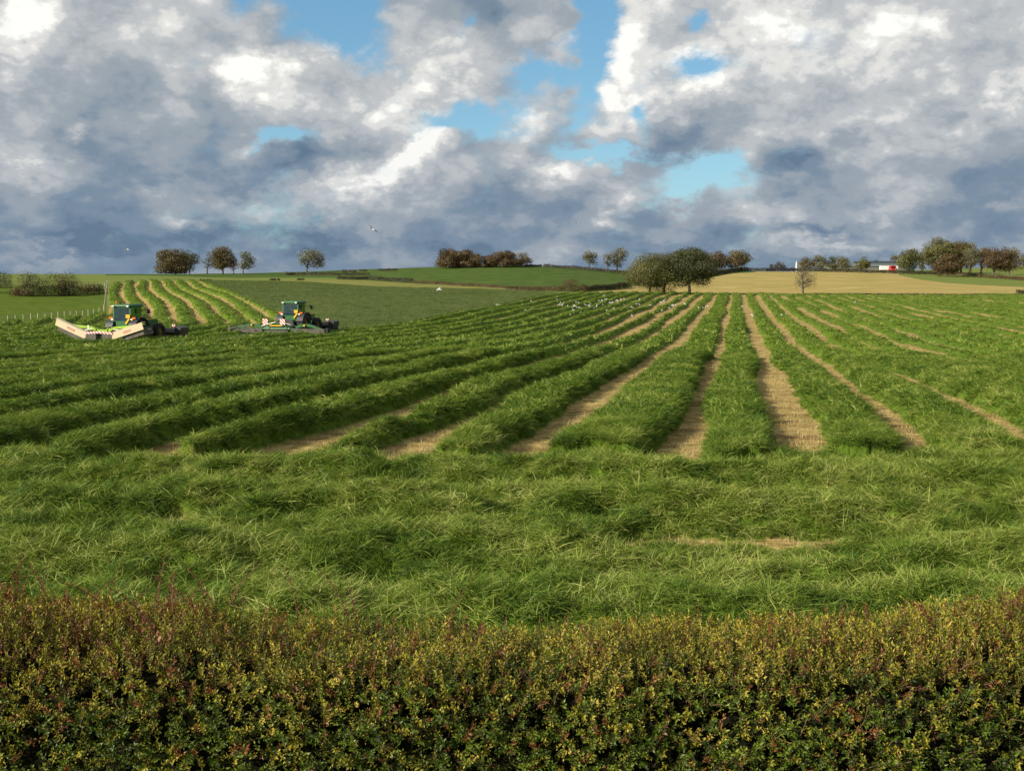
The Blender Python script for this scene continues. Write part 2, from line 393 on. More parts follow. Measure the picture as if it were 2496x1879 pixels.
# ------------------------------------------------------------------ materials
def mat(name):
    m = bpy.data.materials.new(name); m.use_nodes = True; tt = NT(m.node_tree); tt.n.clear()
    o = tt.add('ShaderNodeOutputMaterial'); return m, tt, o
def pbr(name, col, rough=.6, metal=0, var=.12, scale=6, spec=.4, dirt=None):
    m, t, o = mat(name); p = t.add('ShaderNodeBsdfPrincipled')
    co = t.add('ShaderNodeTexCoord').outputs['Object']
    n = t.noise(co, scale, 5, .6)
    lo = tuple(c*(1-var*1.6) for c in col); hi = tuple(min(1, c*(1+var)) for c in col)
    c = t.ramp(n, [(.3, lo), (.7, hi)])
    if dirt: c = t.mix(t.mapr(t.noise(co, scale*.6, 4, .65), .5, .72, 0, .7), c, dirt)
    t.l.new(c, p.inputs['Base Color']); p.inputs['Roughness'].default_value = rough; p.inputs['Metallic'].default_value = metal
    p.inputs['Specular IOR Level'].default_value = spec
    t.l.new(p.outputs[0], o.inputs[0]); return m
def leafmat(name, stops, trans=.3, gloss=.12, rough=.4, attr='tint', inst=False, rnd=.35):
    m, t, o = mat(name)
    a = t.attr(attr)
    f = a
    if inst:
        f = t.m('ADD', t.m('MULTIPLY', a, .55), t.m('MULTIPLY', t.attr('itint', 'INSTANCER'), .45))
        f = t.m('ADD', f, t.m('MULTIPLY', t.m('SUBTRACT', t.add('ShaderNodeObjectInfo').outputs['Random'], .5), rnd))
    c = t.ramp(f, stops)
    d = t.add('ShaderNodeBsdfDiffuse'); t.l.new(c, d.inputs[0])
    tr = t.add('ShaderNodeBsdfTranslucent'); t.l.new(t.mix(1, c, (1.0, 1.05, .5), 'MULTIPLY'), tr.inputs[0])
    g = t.add('ShaderNodeBsdfGlossy'); g.inputs['Roughness'].default_value = rough; g.inputs[0].default_value = (.9, .95, .9, 1)
    s1 = t.add('ShaderNodeMixShader'); s1.inputs[0].default_value = trans; t.l.new(d.outputs[0], s1.inputs[1]); t.l.new(tr.outputs[0], s1.inputs[2])
    s2 = t.add('ShaderNodeMixShader'); s2.inputs[0].default_value = gloss; t.l.new(s1.outputs[0], s2.inputs[1]); t.l.new(g.outputs[0], s2.inputs[2])
    t.l.new(s2.outputs[0], o.inputs[0]); return m
GRASS = [(0, (.014, .038, .005)), (.22, (.042, .090, .008)), (.45, (.098, .170, .015)), (.65, (.175, .245, .030)), (.83, (.29, .335, .070)), (1, (.42, .42, .14))]
M_grass = leafmat('cut_grass_blades', GRASS, .28, .02, .5, inst=True)
M_stub = leafmat('stubble', [(0, (.16, .10, .04)), (.4, (.34, .25, .10)), (.75, (.54, .43, .19)), (1, (.16, .20, .05))], .15, .03, inst=True)
M_uncut = leafmat('standing_grass', [(0, (.045, .076, .018)), (.5, (.092, .134, .034)), (.85, (.145, .155, .05)), (1, (.15, .12, .06))], .25, .03, inst=True)
M_bark = pbr('bark', (.11, .09, .07), .9, 0, .3, 3)
M_twig = pbr('twig', (.13, .07, .045), .8, 0, .3, 20)
M_wood = pbr('weathered_wood', (.46, .41, .30), .85, 0, .2, 6)
M_green = pbr('tractor_green', (.008, .10, .018), .5, 0, .15, 4, .5, (.07, .08, .04))
M_lime = pbr('lime_paint', (.28, .45, .03), .4, 0, .12, 5, .5, (.12, .12, .05))
M_black = pbr('black_rubber', (.018, .018, .018), .7, 0, .3, 5, .3, (.05, .045, .03))
M_dgrey = pbr('dark_plastic', (.035, .037, .038), .55, 0, .2, 6, .4)
M_yellow = pbr('yellow_paint', (.72, .42, .015), .4, 0, .08, 6)
M_rim = pbr('shade_dimmed_yellow_rim', (.16, .11, .02), .8, 0, .3, 5, .2, (.05, .045, .03))  # rim yellow darkened in the colour itself to stand for shade on the wheels
M_cream = pbr('cream_panel', (.56, .46, .31), .5, 0, .06, 2.2, .4, (.5, .42, .27))
M_white = pbr('white_paint', (.78, .76, .72), .5, 0, .05, 4)
M_red = pbr('red_paint', (.36, .02, .025), .4, 0, .1, 4)
M_orange = pbr('orange_lens', (.75, .16, .02), .3, 0, .1, 8)
M_steel = pbr('galvanised_steel', (.36, .36, .35), .5, .6, .15, 6)
M_canvas = pbr('worn_canvas_skirt', (.10, .095, .08), .85, 0, .25, 5)
M_skin = pbr('skin', (.45, .27, .2), .6); M_shirt = pbr('pale_shirt', (.66, .66, .64), .8); M_navy = pbr('dark_overalls', (.03, .04, .07), .8)
M_roof = pbr('barn_roof_sheet', (.12, .145, .14), .6, 0, .15, .5); M_ridge = pbr('barn_ridge_vent', (.05, .06, .075), .6, 0, .15, .5)
M_wall = pbr('barn_wall', (.14, .15, .13), .9, 0, .2, .7)
M_gullw = pbr('white_feathers', (.80, .78, .74), .8, 0, .03, 5); M_gullg = pbr('grey_feathers', (.30, .32, .35), .8, 0, .06, 5)
M_beak = pbr('yellow_beak', (.7, .45, .05), .5)
def glassmat():
    m, t, o = mat('cab_glass')
    g = t.add('ShaderNodeBsdfGlossy'); g.inputs['Roughness'].default_value = .06; g.inputs[0].default_value = (.8, .9, .88, 1)
    tr = t.add('ShaderNodeBsdfTransparent'); tr.inputs[0].default_value = (.55, .68, .62, 1)
    mx = t.add('ShaderNodeMixShader'); mx.inputs[0].default_value = .16
    t.l.new(tr.outputs[0], mx.inputs[1]); t.l.new(g.outputs[0], mx.inputs[2]); t.l.new(mx.outputs[0], o.inputs[0]); return m
M_glass = glassmat()

def groundmat():
    m, t, o = mat('field_ground'); p = t.add('ShaderNodeBsdfPrincipled'); p.inputs['Roughness'].default_value = .9
    p.inputs['Specular IOR Level'].default_value = .04
    geo = t.add('ShaderNodeNewGeometry').outputs['Position']
    bare, unc, gold, yel, hillg, past, lite = [t.attr(k) for k in ('bare', 'uncut', 'gold', 'yellow', 'hill', 'pasture', 'lightgreen')]
    nf = t.noise(geo, 5.5, 6, .65); nm = t.noise(geo, .9, 5, .6); nl = t.noise(geo, .09, 4, .55)
    grass = t.ramp(t.m('ADD', t.m('MULTIPLY', nf, .6), t.m('MULTIPLY', nm, .4)), [(.3, (.036, .078, .006)), (.5, (.082, .142, .013)), (.7, (.15, .205, .024))])
    grass = t.mix(t.mapr(nl, .35, .7, 0, .35), grass, (.085, .12, .03))
    # stubble: short streaks across the strip
    mp = t.add('ShaderNodeMapping'); t.l.new(geo, mp.inputs[0]); mp.inputs['Rotation'].default_value = (0, 0, A1); mp.inputs['Scale'].default_value = (1.0, 2.4, 1)
    st = t.noise(mp.outputs[0], 3.0, 6, .65)
    stub = t.ramp(st, [(.30, (.15, .088, .030)), (.44, (.30, .205, .075)), (.56, (.46, .355, .14)), (.70, (.62, .52, .24))])
    mp3 = t.add('ShaderNodeMapping'); t.l.new(geo, mp3.inputs[0]); mp3.inputs['Rotation'].default_value = (0, 0, A1); mp3.inputs['Scale'].default_value = (.45, 1.3, 1)
    stub = t.mix(t.mapr(t.noise(mp3.outputs[0], .8, 5, .65), .46, .64, 0, .75), stub, (.13, .07, .035))
    stub = t.mix(t.mapr(nm, .50, .70, 0, .6), stub, (.13, .14, .035))
    c = t.mix(bare, grass, stub)
    un = t.ramp(t.m('ADD', t.m('MULTIPLY', t.noise(geo, 1.6, 6, .7), .6), t.m('MULTIPLY', t.noise(geo, .16, 4, .6), .4)), [(.32, (.054, .082, .020)), (.5, (.088, .122, .032)), (.7, (.13, .14, .048))])
    c = t.mix(unc, c, un)
    mp2 = t.add('ShaderNodeMapping'); t.l.new(geo, mp2.inputs[0]); mp2.inputs['Scale'].default_value = (.25, 1.6, 1); mp2.inputs['Rotation'].default_value = (0, 0, R(6))
    gs = t.noise(mp2.outputs[0], .35, 6, .62)
    gcol = t.ramp(t.m('ADD', t.m('MULTIPLY', gs, .65), t.m('MULTIPLY', nf, .35)), [(.34, (.22, .17, .05)), (.5, (.34, .265, .095)), (.66, (.47, .37, .16))])
    gcol = t.mix(t.mapr(nl, .42, .66, 0, .6), gcol, (.25, .23, .065))
    c = t.mix(gold, c, gcol)
    c = t.mix(yel, c, t.ramp(gs, [(.3, (.14, .155, .04)), (.7, (.22, .215, .06))]))
    c = t.mix(hillg, c, t.ramp(t.noise(geo, .22, 6, .6), [(.3, (.040, .076, .014)), (.5, (.060, .100, .020)), (.7, (.088, .118, .028))]))
    c = t.mix(past, c, t.ramp(t.noise(geo, .5, 6, .62), [(.3, (.048, .088, .010)), (.5, (.076, .118, .014)), (.7, (.108, .128, .018))]))
    c = t.mix(lite, c, t.ramp(t.noise(mp2.outputs[0], .4, 5, .6), [(.3, (.11, .15, .035)), (.7, (.17, .20, .05))]))
    t.l.new(c, p.inputs['Base Color'])
    bmp = t.add('ShaderNodeBump'); bmp.inputs['Strength'].default_value = .7; bmp.inputs['Distance'].default_value = .12
    t.l.new(nf, bmp.inputs['Height']); t.l.new(bmp.outputs[0], p.inputs['Normal'])
    t.l.new(p.outputs[0], o.inputs[0]); return m
M_ground = groundmat()

# ------------------------------------------------------------------ ground sheet (one sheet to the horizon)
def interp_hits(lst):
    return [(p, hit(p, y)[1]) for p, y in lst]
YEL_TOP = interp_hits([(600, 684), (750, 681), (900, 684), (1008, 691), (1225, 702), (1275, 706)])
HILL_BOT = interp_hits([(800, 677), (900, 683), (1008, 691), (1130, 697), (1225, 702), (1300, 707), (1400, 710), (1475, 708), (1530, 700), (1600, 690), (1730, 676), (1830, 664)])
GW = interp_hits([(2190, 671), (2240, 682), (2304, 690), (2400, 696), (2496, 700), (2700, 706)])
def build_ground():
    ca = np.linspace(-.66, .66, 880)
    outer = np.concatenate([np.linspace(.68, math.pi, 46)])
    azs = np.concatenate([-outer[::-1], ca, outer])
    rs = np.concatenate([[0.5, 2, 4, 6, 7.5], np.exp(np.linspace(math.log(9), math.log(262), 800)), np.exp(np.linspace(math.log(263.5), math.log(640), 170)), np.exp(np.linspace(math.log(660), math.log(9000), 30))])
    A, Rr = np.meshgrid(azs, rs, indexing='ij')
    dd = Rr/np.cos(np.clip(A, -.66, .66))
    X = np.sin(A)*dd; Y = np.cos(A)*dd
    h, b, k, u = profile(X, Y)
    front = np.cos(A) > .25
    h = np.where(front, h, 0); b = np.where(front, b, 0)
    Z = base_z(X, Y) + h
    n, m = A.shape; idx = np.arange(n*m).reshape(n, m)
    q = np.stack([idx[:-1, :-1], idx[1:, :-1], idx[1:, 1:], idx[:-1, 1:]], -1).reshape(-1, 4)
    px = coldeg(X, Y); I = lambda L: np.interp(px, [a for a, b in L], [b for a, b in L])
    out = (k == 4)
    far = out & (Y > 150)
    past = out & (px < 262) & (Y < 236+10*(fbm(X*.1, Y*.1, 7)-.5))
    gold = out & (px > 1440) & (Y > 236)
    hb = I(HILL_BOT)
    hill = out & (px > 262) & (px < 1835) & (Y > hb-1) & (Y > 236)
    gold = gold & ~hill & (px > 1440)
    gw = (px > 2185) & (Y > I(GW)) & gold
    gold = gold & ~gw & (Y < 520)
    yt = I(YEL_TOP)
    yel = out & (px > 590) & (px < 1280) & (Y < yt) & ~hill
    lite = out & ((px > 262) | ~past) & (Y > 150) & ~hill & ~yel & ~gold | gw
    unc = (k == 2)
    f = lambda a: a.astype(float).ravel()
    V = np.stack([X, Y, Z], -1).reshape(-1, 3)
    me = mesh_np('ground', V, q, M_ground, smooth=True, attrs=dict(bare=b.ravel(), uncut=f(unc), gold=f(gold), yellow=f(yel), hill=f(hill), pasture=f(past), lightgreen=f(lite)))
    g = link('ground', me); tag(g, kind='structure'); return g
build_ground()

# ------------------------------------------------------------------ grass tufts, scattered with geometry nodes
def tuft_mesh(name, seed, nb, lmin, lmax, width, rad, el0, el1, droop, spread, m, seg=3, lift=.0):
    r = np.random.default_rng(seed)
    V = []; Q = []; T = []
    for i in range(nb):
        a = r.uniform(0, 2*math.pi); rr = rad*math.sqrt(r.uniform()); bx, by = rr*math.cos(a), rr*math.sin(a)
        ang = r.normal(0, spread); e = R(r.uniform(el0, el1)); L = r.uniform(lmin, lmax); w = width*r.uniform(.6, 1.25)
        p = np.array([bx, by, lift*r.uniform(0, 1)]); side = np.array([-math.sin(ang), math.cos(ang), 0]) 
        tw = r.uniform(-.9, .9); side = side*math.cos(tw)+np.array([0, 0, math.sin(tw)])
        tn = r.uniform(0, 1); base = len(V); dr = R(droop)*r.uniform(.4, 1.5)/seg; ang2 = r.normal(0, .25)
        for k in range(seg+1):
            ww = w*(1-.85*(k/seg)**1.5)
            V.append(p-side*ww/2); V.append(p+side*ww/2); T += [tn, tn]
            d = np.array([math.cos(ang)*math.cos(e), math.sin(ang)*math.cos(e), math.sin(e)]); p = p+d*L/seg; e -= dr; ang += ang2/seg
        for k in range(seg): b = base+2*k; Q.append((b, b+1, b+3, b+2))
    return mesh_np(name, np.array(V), np.array(Q), m, attrs=dict(tint=np.array(T)))
def proto_collection(name, meshes):
    c = bpy.data.collections.new(name)
    for i, me in enumerate(meshes): link(me.name, me, col=c)
    return c
def scatter(name, pts, rot, scl, idx, it, coll, parent=None, extra=None):
    me = mesh_np(name, pts, np.zeros((0, 4), int), [], attrs=dict(rotv=rot, scl=scl, itint=it))
    a = me.attributes.new('pidx', 'INT', 'POINT'); a.data.foreach_set('value', np.asarray(idx, np.int32))
    o = link(name, me, parent)
    ng = bpy.data.node_groups.new(name, 'GeometryNodeTree')
    ng.interface.new_socket('Geometry', in_out='INPUT', socket_type='NodeSocketGeometry'); ng.interface.new_socket('Geometry', in_out='OUTPUT', socket_type='NodeSocketGeometry')
    N = ng.nodes; L = ng.links; gi = N.new('NodeGroupInput'); go = N.new('NodeGroupOutput')
    iop = N.new('GeometryNodeInstanceOnPoints'); ci = N.new('GeometryNodeCollectionInfo'); ci.inputs['Collection'].default_value = coll
    ci.inputs['Separate Children'].default_value = True; ci.inputs['Reset Children'].default_value = True
    def na(nm, ty):
        x = N.new('GeometryNodeInputNamedAttribute'); x.data_type = ty; x.inputs['Name'].default_value = nm; return x.outputs[0]
    e2r = N.new('FunctionNodeEulerToRotation'); L.new(na('rotv', 'FLOAT_VECTOR'), e2r.inputs[0])
    L.new(gi.outputs[0], iop.inputs['Points']); L.new(ci.outputs[0], iop.inputs['Instance']); iop.inputs['Pick Instance'].default_value = True
    L.new(na('pidx', 'INT'), iop.inputs['Instance Index']); L.new(e2r.outputs[0], iop.inputs['Rotation']); L.new(na('scl', 'FLOAT'), iop.inputs['Scale'])
    L.new(iop.outputs[0], go.inputs[0])
    md = o.modifiers.new('scatter', 'NODES'); md.node_group = ng
    return o
CG_near = proto_collection('near tufts', [tuft_mesh('tuft_a%d' % i, 100+i, 42, .10, .34, .0105, .16, -14, 40, 26, [2.4, 1.3, 3.2, .8, 1.8, 3.2][i], M_grass, 3, .09) for i in range(6)]
                           + [tuft_mesh('tuft_b%d' % i, 120+i, 30, .14, .30, .010, .08, 35, 80, 80, 1.6, M_grass, 4) for i in range(2)])
CG_mid = proto_collection('mid tufts', [tuft_mesh('tuft_a%d' % i, 140+i, 26, .18, .36, .018, .20, 5, 50, 70, [1.2, 2.2, 3, .8][i % 4], M_grass, 2, .06) for i in range(5)])
CG_far = proto_collection('far tufts', [tuft_mesh('tuft_a%d' % i, 160+i, 14, .16, .32, .05, .3, 10, 55, 60, 1.6, M_grass, 2, .02) for i in range(4)])
CG_stub = proto_collection('stubble tufts', [tuft_mesh('tuft_a%d' % i, 180+i, 26, .05, .13, .010, .2, 5, 80, 20, 1.2, M_stub, 1) for i in range(3)])
CG_unc = proto_collection('standing tufts', [tuft_mesh('tuft_a%d' % i, 200+i, 24, .2, .46, .045, .45, 40, 85, 60, 2.5, M_uncut, 2) for i in range(4)])

def sample_wedge(n, y0, y1, slope=.56, pad=2.0):
    # uniform over the wedge area
    y = np.sqrt(RNG.uniform(y0*y0, y1*y1, n)); x = RNG.uniform(-1, 1, n)*(slope*y+pad); return x, y
def grass_zone(name, n, y0, y1, coll, ncol, smin, smax, label, nup=0, falloff=False, cat='grass'):
    x, y = sample_wedge(n, y0, y1)
    if falloff: keep = RNG.uniform(0, 1, n) < (y0/y)**.8; x, y = x[keep], y[keep]
    h, b, k, u = profile(x, y)
    keep = ((b < np.where(k == 3, .35, .10)) | (h > .20)) & ((k == 0) | (k == 1) | (k == 3)); x, y, h, b, k, u = [v[keep] for v in (x, y, h, b, k, u)]
    z = base_z(x, y)+h-.015
    m = len(x)
    swirl = (fbm(x*1.0, y*1.0, 61)-.5)*14
    rowdir = math.pi/2-A1 + (RNG.integers(0, 2, m))*math.pi + RNG.normal(0, 1.1, m)
    rz = np.where(k == 3, swirl + RNG.normal(0, 1.15, m), rowdir)
    ty = RNG.normal(0, .16, m); tx = RNG.normal(0, .26, m)
    idx = RNG.integers(0, ncol, m)
    if nup:
        up = (RNG.uniform(0, 1, m) < .26*sm(fbm(x*.9, y*.9, 77), .45, .62)) ; idx = np.where(up, ncol+RNG.integers(0, nup, m), idx)
    patch = .5*fbm(x*.8, y*.8, 71)+.5*fbm(x*3.1, y*3.1, 73)
    it = np.clip((patch-.5)*2.3+.46, 0, 1)
    it = np.where(k == 3, np.clip(.5+(it-.5)*1.3+.31, 0, 1), it)
    it = np.where(u > 5, np.clip(it+.10, 0, 1), it)
    it = it + .22*np.exp(-((y-24.3)/1.4)**2)
    s = RNG.uniform(smin, smax, m)*np.where((h < .22) & (k != 3), .62, np.where(h < .07, .6, 1))
    z = z + np.where(k == 3, RNG.uniform(0, .08, m)*(fbm(x*1.4, y*1.4, 75) > .5), 0)
    o = scatter(name, np.stack([x, y, z], -1), np.stack([tx, ty, rz], -1), s, idx, it, coll)
    tag(o, label, cat, kind='stuff'); return o
grass_zone('cut_grass', 46000, 11, 27, CG_near, 6, .7, 1.15, 'long cut grass lying in clumps across the headland beyond the hedge', 2)
grass_zone('cut_grass', 105000, 27, 62, CG_mid, 5, .75, 1.2, 'cut grass blades lying on the middle stretch of the swaths')
grass_zone('cut_grass', 210000, 62, 262, CG_far, 4, .7, 1.25, 'cut grass blades on the far stretch of the swaths', falloff=True)
def stub_zone():
    x, y = sample_wedge(60000, 12, 75); keep = RNG.uniform(0, 1, len(x)) < (12/y)**.35; x, y = x[keep], y[keep]
    h, b, k, u = profile(x, y); keep = (b > .25) & (k != 4); x, y, h = x[keep], y[keep], h[keep]; m = len(x)
    o = scatter('stubble', np.stack([x, y, base_z(x, y)+h-.01], -1), np.stack([np.zeros(m), np.zeros(m), RNG.uniform(0, 6.28, m)], -1), RNG.uniform(.6, 1.2, m), RNG.integers(0, 3, m), fbm(x*1.5, y*1.5, 81), CG_stub)
    tag(o, 'short tan stubble on the bare strips between the swaths', 'stubble', kind='stuff')
stub_zone()
def uncut_zone():
    x, y = sample_wedge(200000, 80, 262); h, b, k, u = profile(x, y); keep = (k == 2); x, y, h = x[keep], y[keep], h[keep]; m = len(x)
    o = scatter('standing_grass', np.stack([x, y, base_z(x, y)+h-.20], -1), np.stack([np.zeros(m), np.zeros(m), RNG.uniform(0, 6.28, m)], -1), RNG.uniform(.7, 1.15, m), RNG.integers(0, 4, m), np.clip(.5+(.6*fbm(x*.12, y*.2, 83)+.4*fbm(x*.6, y*.8, 84)-.5)*2.4, 0, 1), CG_unc)
    tag(o, 'dull green standing grass not yet mown beyond the right tractor', 'grass', kind='stuff')
uncut_zone()

# ------------------------------------------------------------------ trees
def tube(pts, rads, n=6):
    pts = np.array(pts, float); V = []; Q = []
    for i, p in enumerate(pts):
        d = pts[min(i+1, len(pts)-1)]-pts[max(i-1, 0)]; d /= (np.linalg.norm(d)+1e-9)
        a = np.cross(d, [1, 0, 0] if abs(d[0]) < .8 else [0, 1, 0]); a /= np.linalg.norm(a); b = np.cross(d, a)
        for k in range(n):
            th = 2*math.pi*k/n; V.append(p+rads[i]*(a*math.cos(th)+b*math.sin(th)))
    for i in range(len(pts)-1):
        for k in range(n): Q.append((i*n+k, i*n+(k+1) % n, (i+1)*n+(k+1) % n, (i+1)*n+k))
    return np.array(V), np.array(Q)
def join_tubes(ts):
    V = []; Q = []; o = 0
    for v, q in ts: V.append(v); Q.append(q+o); o += len(v)
    return np.concatenate(V), np.concatenate(Q)
def leaf_cards(C, N, S, tint, rng, quad=True, flat=0.0):
    """small irregular quads at centres C with bias normals N and sizes S"""
    m = len(C); nr = rng.normal(0, 1, (m, 3)); nr += N*2.0; nr[:, 2] += flat; nr /= np.linalg.norm(nr, axis=1, keepdims=True)+1e-9
    a = np.cross(nr, rng.normal(0, 1, (m, 3))); a /= np.linalg.norm(a, axis=1, keepdims=True)+1e-9; b = np.cross(nr, a)
    S = S[:, None]; j = lambda: rng.uniform(.55, 1.15, (m, 1))
    V = np.stack([C+a*S*.5*j(), C+b*S*.38*j(), C-a*S*.5*j(), C-b*S*.38*j()], 1).reshape(-1, 3)
    Q = np.arange(4*m).reshape(m, 4); return V, Q, np.repeat(tint, 4)
PAL = {
 'olive':  [(0, (.050, .052, .014)), (.5, (.105, .108, .030)), (1, (.18, .17, .05))],
 'brown':  [(0, (.048, .036, .012)), (.5, (.112, .086, .028)), (1, (.18, .135, .05))],
 'copper': [(0, (.055, .032, .012)), (.5, (.092, .060, .024)), (1, (.14, .094, .036))],
 'grey':   [(0, (.075, .075, .040)), (.5, (.13, .125, .065)), (1, (.20, .19, .10))],
 'dark':   [(0, (.018, .026, .006)), (.5, (.050, .060, .013)), (1, (.12, .11, .028))],
 'hedge':  [(0, (.020, .020, .010)), (.5, (.045, .042, .018)), (1, (.085, .075, .03))],
 'rust':   [(0, (.050, .028, .014)), (.5, (.105, .06, .028)), (1, (.15, .12, .04))],
 'bush':   [(0, (.030, .033, .011)), (.5, (.066, .064, .022)), (1, (.12, .095, .035))],
}
M_leaf = {k: leafmat('leaves_'+k, v, .22, .03, .5) for k, v in PAL.items()}
TREEN = [0]
def tree(label, px, base_y, top_y, x0, x1, pal, dens=1.0, trunk=.22, lobes=16, group='trees along the skyline', D=None, low=.18, name='tree', lean=0, multi=1, oval=1.0, card=None):
    TREEN[0] += 1; rng = np.random.default_rng(900+TREEN[0]*7)
    b = hit(px, base_y) if D is None else None
    if D is not None:
        dd = ray(px, base_y); X = dd[0]/dd[1]*D; b = np.array([X, D, float(base_z(X, D))])
    D = b[1]
    # true height from where the top is seen
    H = at(px, top_y, D)[2]-b[2]; w = (x1-x0)/F*D; cx = ((x0+x1)/2-px)/F*D
    root = thing(name, label, 'tree', (b[0], b[1], b[2]-.15), 0, group)
    cz0 = H*low; ch = H-cz0
    # lobes spread through a domed envelope
    L = []
    tries = 0
    lobes = int(lobes*1.6)
    while len(L) < lobes and tries < 3000:
        tries += 1
        p = rng.uniform(-1, 1, 3); rr = math.hypot(p[0], p[1])
        hh = (p[2]+1)/2
        lim = math.sqrt(max(0, 1-abs(hh-.38)**2.2/(.64**2.2))) if hh > .38 else (1.0 if low < .1 else .66+.34*hh/.38)
        if rr > lim: continue
        if rr < lim*.4 and hh < .7 and rng.uniform() < .7: continue
        sz = rng.uniform(.14, .27)
        q = np.array([cx+p[0]*w/2*(1-sz*.7), p[1]*w/2*.85, cz0+ch*(.06+hh*(.94-sz*.45))])
        if any(np.linalg.norm((q-l[0])/np.array([w, w, ch])) < .105 for l in L): continue
        L.append((q, sz*min(w, ch*1.15), rng.uniform()))
    # trunk and limbs
    ts = []
    tops = []
    for k in range(multi):
        ox = (k-(multi-1)/2)*w*.12
        th = H*(.42+.1*rng.uniform()); r0 = max(.16, H*.028)/math.sqrt(multi)*(1.15 if dens < .6 else 1)
        bend = rng.normal(0, .03, 2)*H; pts = [np.array([ox, 0, -.1]), np.array([ox+bend[0]*.3+lean*.2, bend[1]*.3, th*.4]), np.array([ox+bend[0]+lean*.6+cx*.35, bend[1], th]), np.array([ox*2+bend[0]*1.4+cx*.7+lean, bend[1], min(H*.8, th*1.75)])]
        ts.append(tube(pts, [r0*1.3, r0*.9, r0*.6, r0*.15], 7)); tops.append(pts)
    for li, (q, s, tn) in enumerate(L):
        pts = tops[li % multi]; f = rng.uniform(.0, 1); st = pts[1]*(1-f)+pts[2]*f if q[2] < H*.6 else pts[2]*(1-f*.6)+pts[3]*f*.6
        if q[2] < st[2]: st = pts[1]
        mid = st*.5+q*.5+np.array([rng.normal(0, .04)*H, rng.normal(0, .04)*H, .03*H]); r1 = max(.05, H*.011)
        ts.append(tube([st, mid, q], [r1, r1*.6, r1*.2], 5))
        for j in range(3 if dens < .7 else 1):
            e = q+rng.normal(0, .5, 3)*s; ts.append(tube([mid, (mid+e)/2+rng.normal(0, .1, 3), e], [r1*.5, r1*.35, r1*.12], 4))
    V, Q = join_tubes(ts); link('trunk', mesh_np('trunk', V, Q, M_bark, smooth=True), root)
    # leaves
    cs = card or max(.26, .00105*D*1.0)
    C = []; Nn = []; T = []
    for q, s, tn in L:
        nl = int(dens*2.2*(s/cs)**2*4*math.pi*.34)+12
        d = rng.normal(0, 1, (nl, 3)); d /= np.linalg.norm(d, axis=1, keepdims=True)
        rad = s*(.62+.42*rng.uniform(0, 1, (nl, 1))**.6)*(1+.35*(vnoise(d[:, :1]*2.3+q[0], d[:, 1:2]*2.3+d[:, 2:]*2.1, 3)-.5))
        c = q+d*rad*np.array([1.12, 1.05, .82]); C.append(c); Nn.append(d); T.append(np.clip(tn*.62+rng.uniform(0, .34, nl), 0, 1))
        # ragged spray beyond the lobe
        ns = nl//5; e = q+rng.normal(0, .5, (ns, 3))*s*np.array([1.25, 1.1, .9]); C.append(e); Nn.append(rng.normal(0, .3, (ns, 3))); T.append(rng.uniform(0, 1, ns))
    C = np.concatenate(C); Nn = np.concatenate(Nn); T = np.concatenate(T)
    keep = (C[:, 2] > .4) & (C[:, 2] < H*1.03); C, Nn, T = C[keep], Nn[keep], T[keep]
    V, Q, T4 = leaf_cards(C, Nn, cs*rng.uniform(.7, 1.35, len(C)), T, rng)
    link('crown', mesh_np('crown', V, Q, M_leaf[pal], attrs=dict(tint=T4)), root)
    return root

def bush(label, x0, x1, top_y, base_y, pal='bush', cat='bush', name='bush', group='bushes and thorn scrub', D=None, dens=1.0):
    TREEN[0] += 1; rng = np.random.default_rng(5000+TREEN[0]*11); px = (x0+x1)/2
    if D is None: b = hit(px, base_y)
    else:
        dd = ray(px, base_y); X = dd[0]/dd[1]*D; b = np.array([X, D, float(base_z(X, D))])
    D = b[1]; H = max(.5, at(px, top_y, D)[2]-b[2]); w = (x1-x0)/F*D
    root = thing(name, label, cat, (b[0], b[1], b[2]-.1), 0, group)
    nl = max(3, int(w/H*4)); C = []; Nn = []; T = []; ts = []
    cs = max(.2, .0009*D)
    for i in range(nl):
        q = np.array([rng.uniform(-.42, .42)*w, rng.normal(0, .16)*min(w, 2*H), H*rng.uniform(.2, .62)]); s = H*rng.uniform(.28, .42)
        if i == 0: q[2] = H*.66
        n = int(dens*2.3*(s/cs)**2*4)+20; d = rng.normal(0, 1, (n, 3)); d /= np.linalg.norm(d, axis=1, keepdims=True)
        C.append(q+d*s*rng.uniform(.5, 1.1, (n, 1))*np.array([1.25, 1.1, .95])); Nn.append(d); T.append(np.clip(rng.uniform()*.5+rng.uniform(0, .5, n), 0, 1))
        ts.append(tube([[q[0]*.5, 0, -.1], [q[0]*.8, q[1]*.7, q[2]*.5], q], [H*.02, H*.014, H*.005], 4))
    # skirt down to the ground
    n = int(w*H/cs/cs*2.6); C.append(np.stack([rng.uniform(-.5, .5, n)*w, rng.normal(0, .2, n)*H, rng.uniform(0, .45, n)*H], -1)); Nn.append(rng.normal(0, .4, (n, 3))); T.append(rng.uniform(0, .8, n))
    C = np.concatenate(C); Nn = np.concatenate(Nn); T = np.concatenate(T)
    keep = (C[:, 2] > 0) & (C[:, 2] < H*1.05); C, Nn, T = C[keep], Nn[keep], T[keep]
    V, Q, T4 = leaf_cards(C, Nn, cs*rng.uniform(.7, 1.3, len(C)), T, rng)
    link('foliage', mesh_np('foliage', V, Q, M_leaf[pal], attrs=dict(tint=T4)), root)
    V, Q = join_tubes(ts); link('stem', mesh_np('stem', V, Q, M_bark, smooth=True), root)['kind'] = 'stuff'
    return root
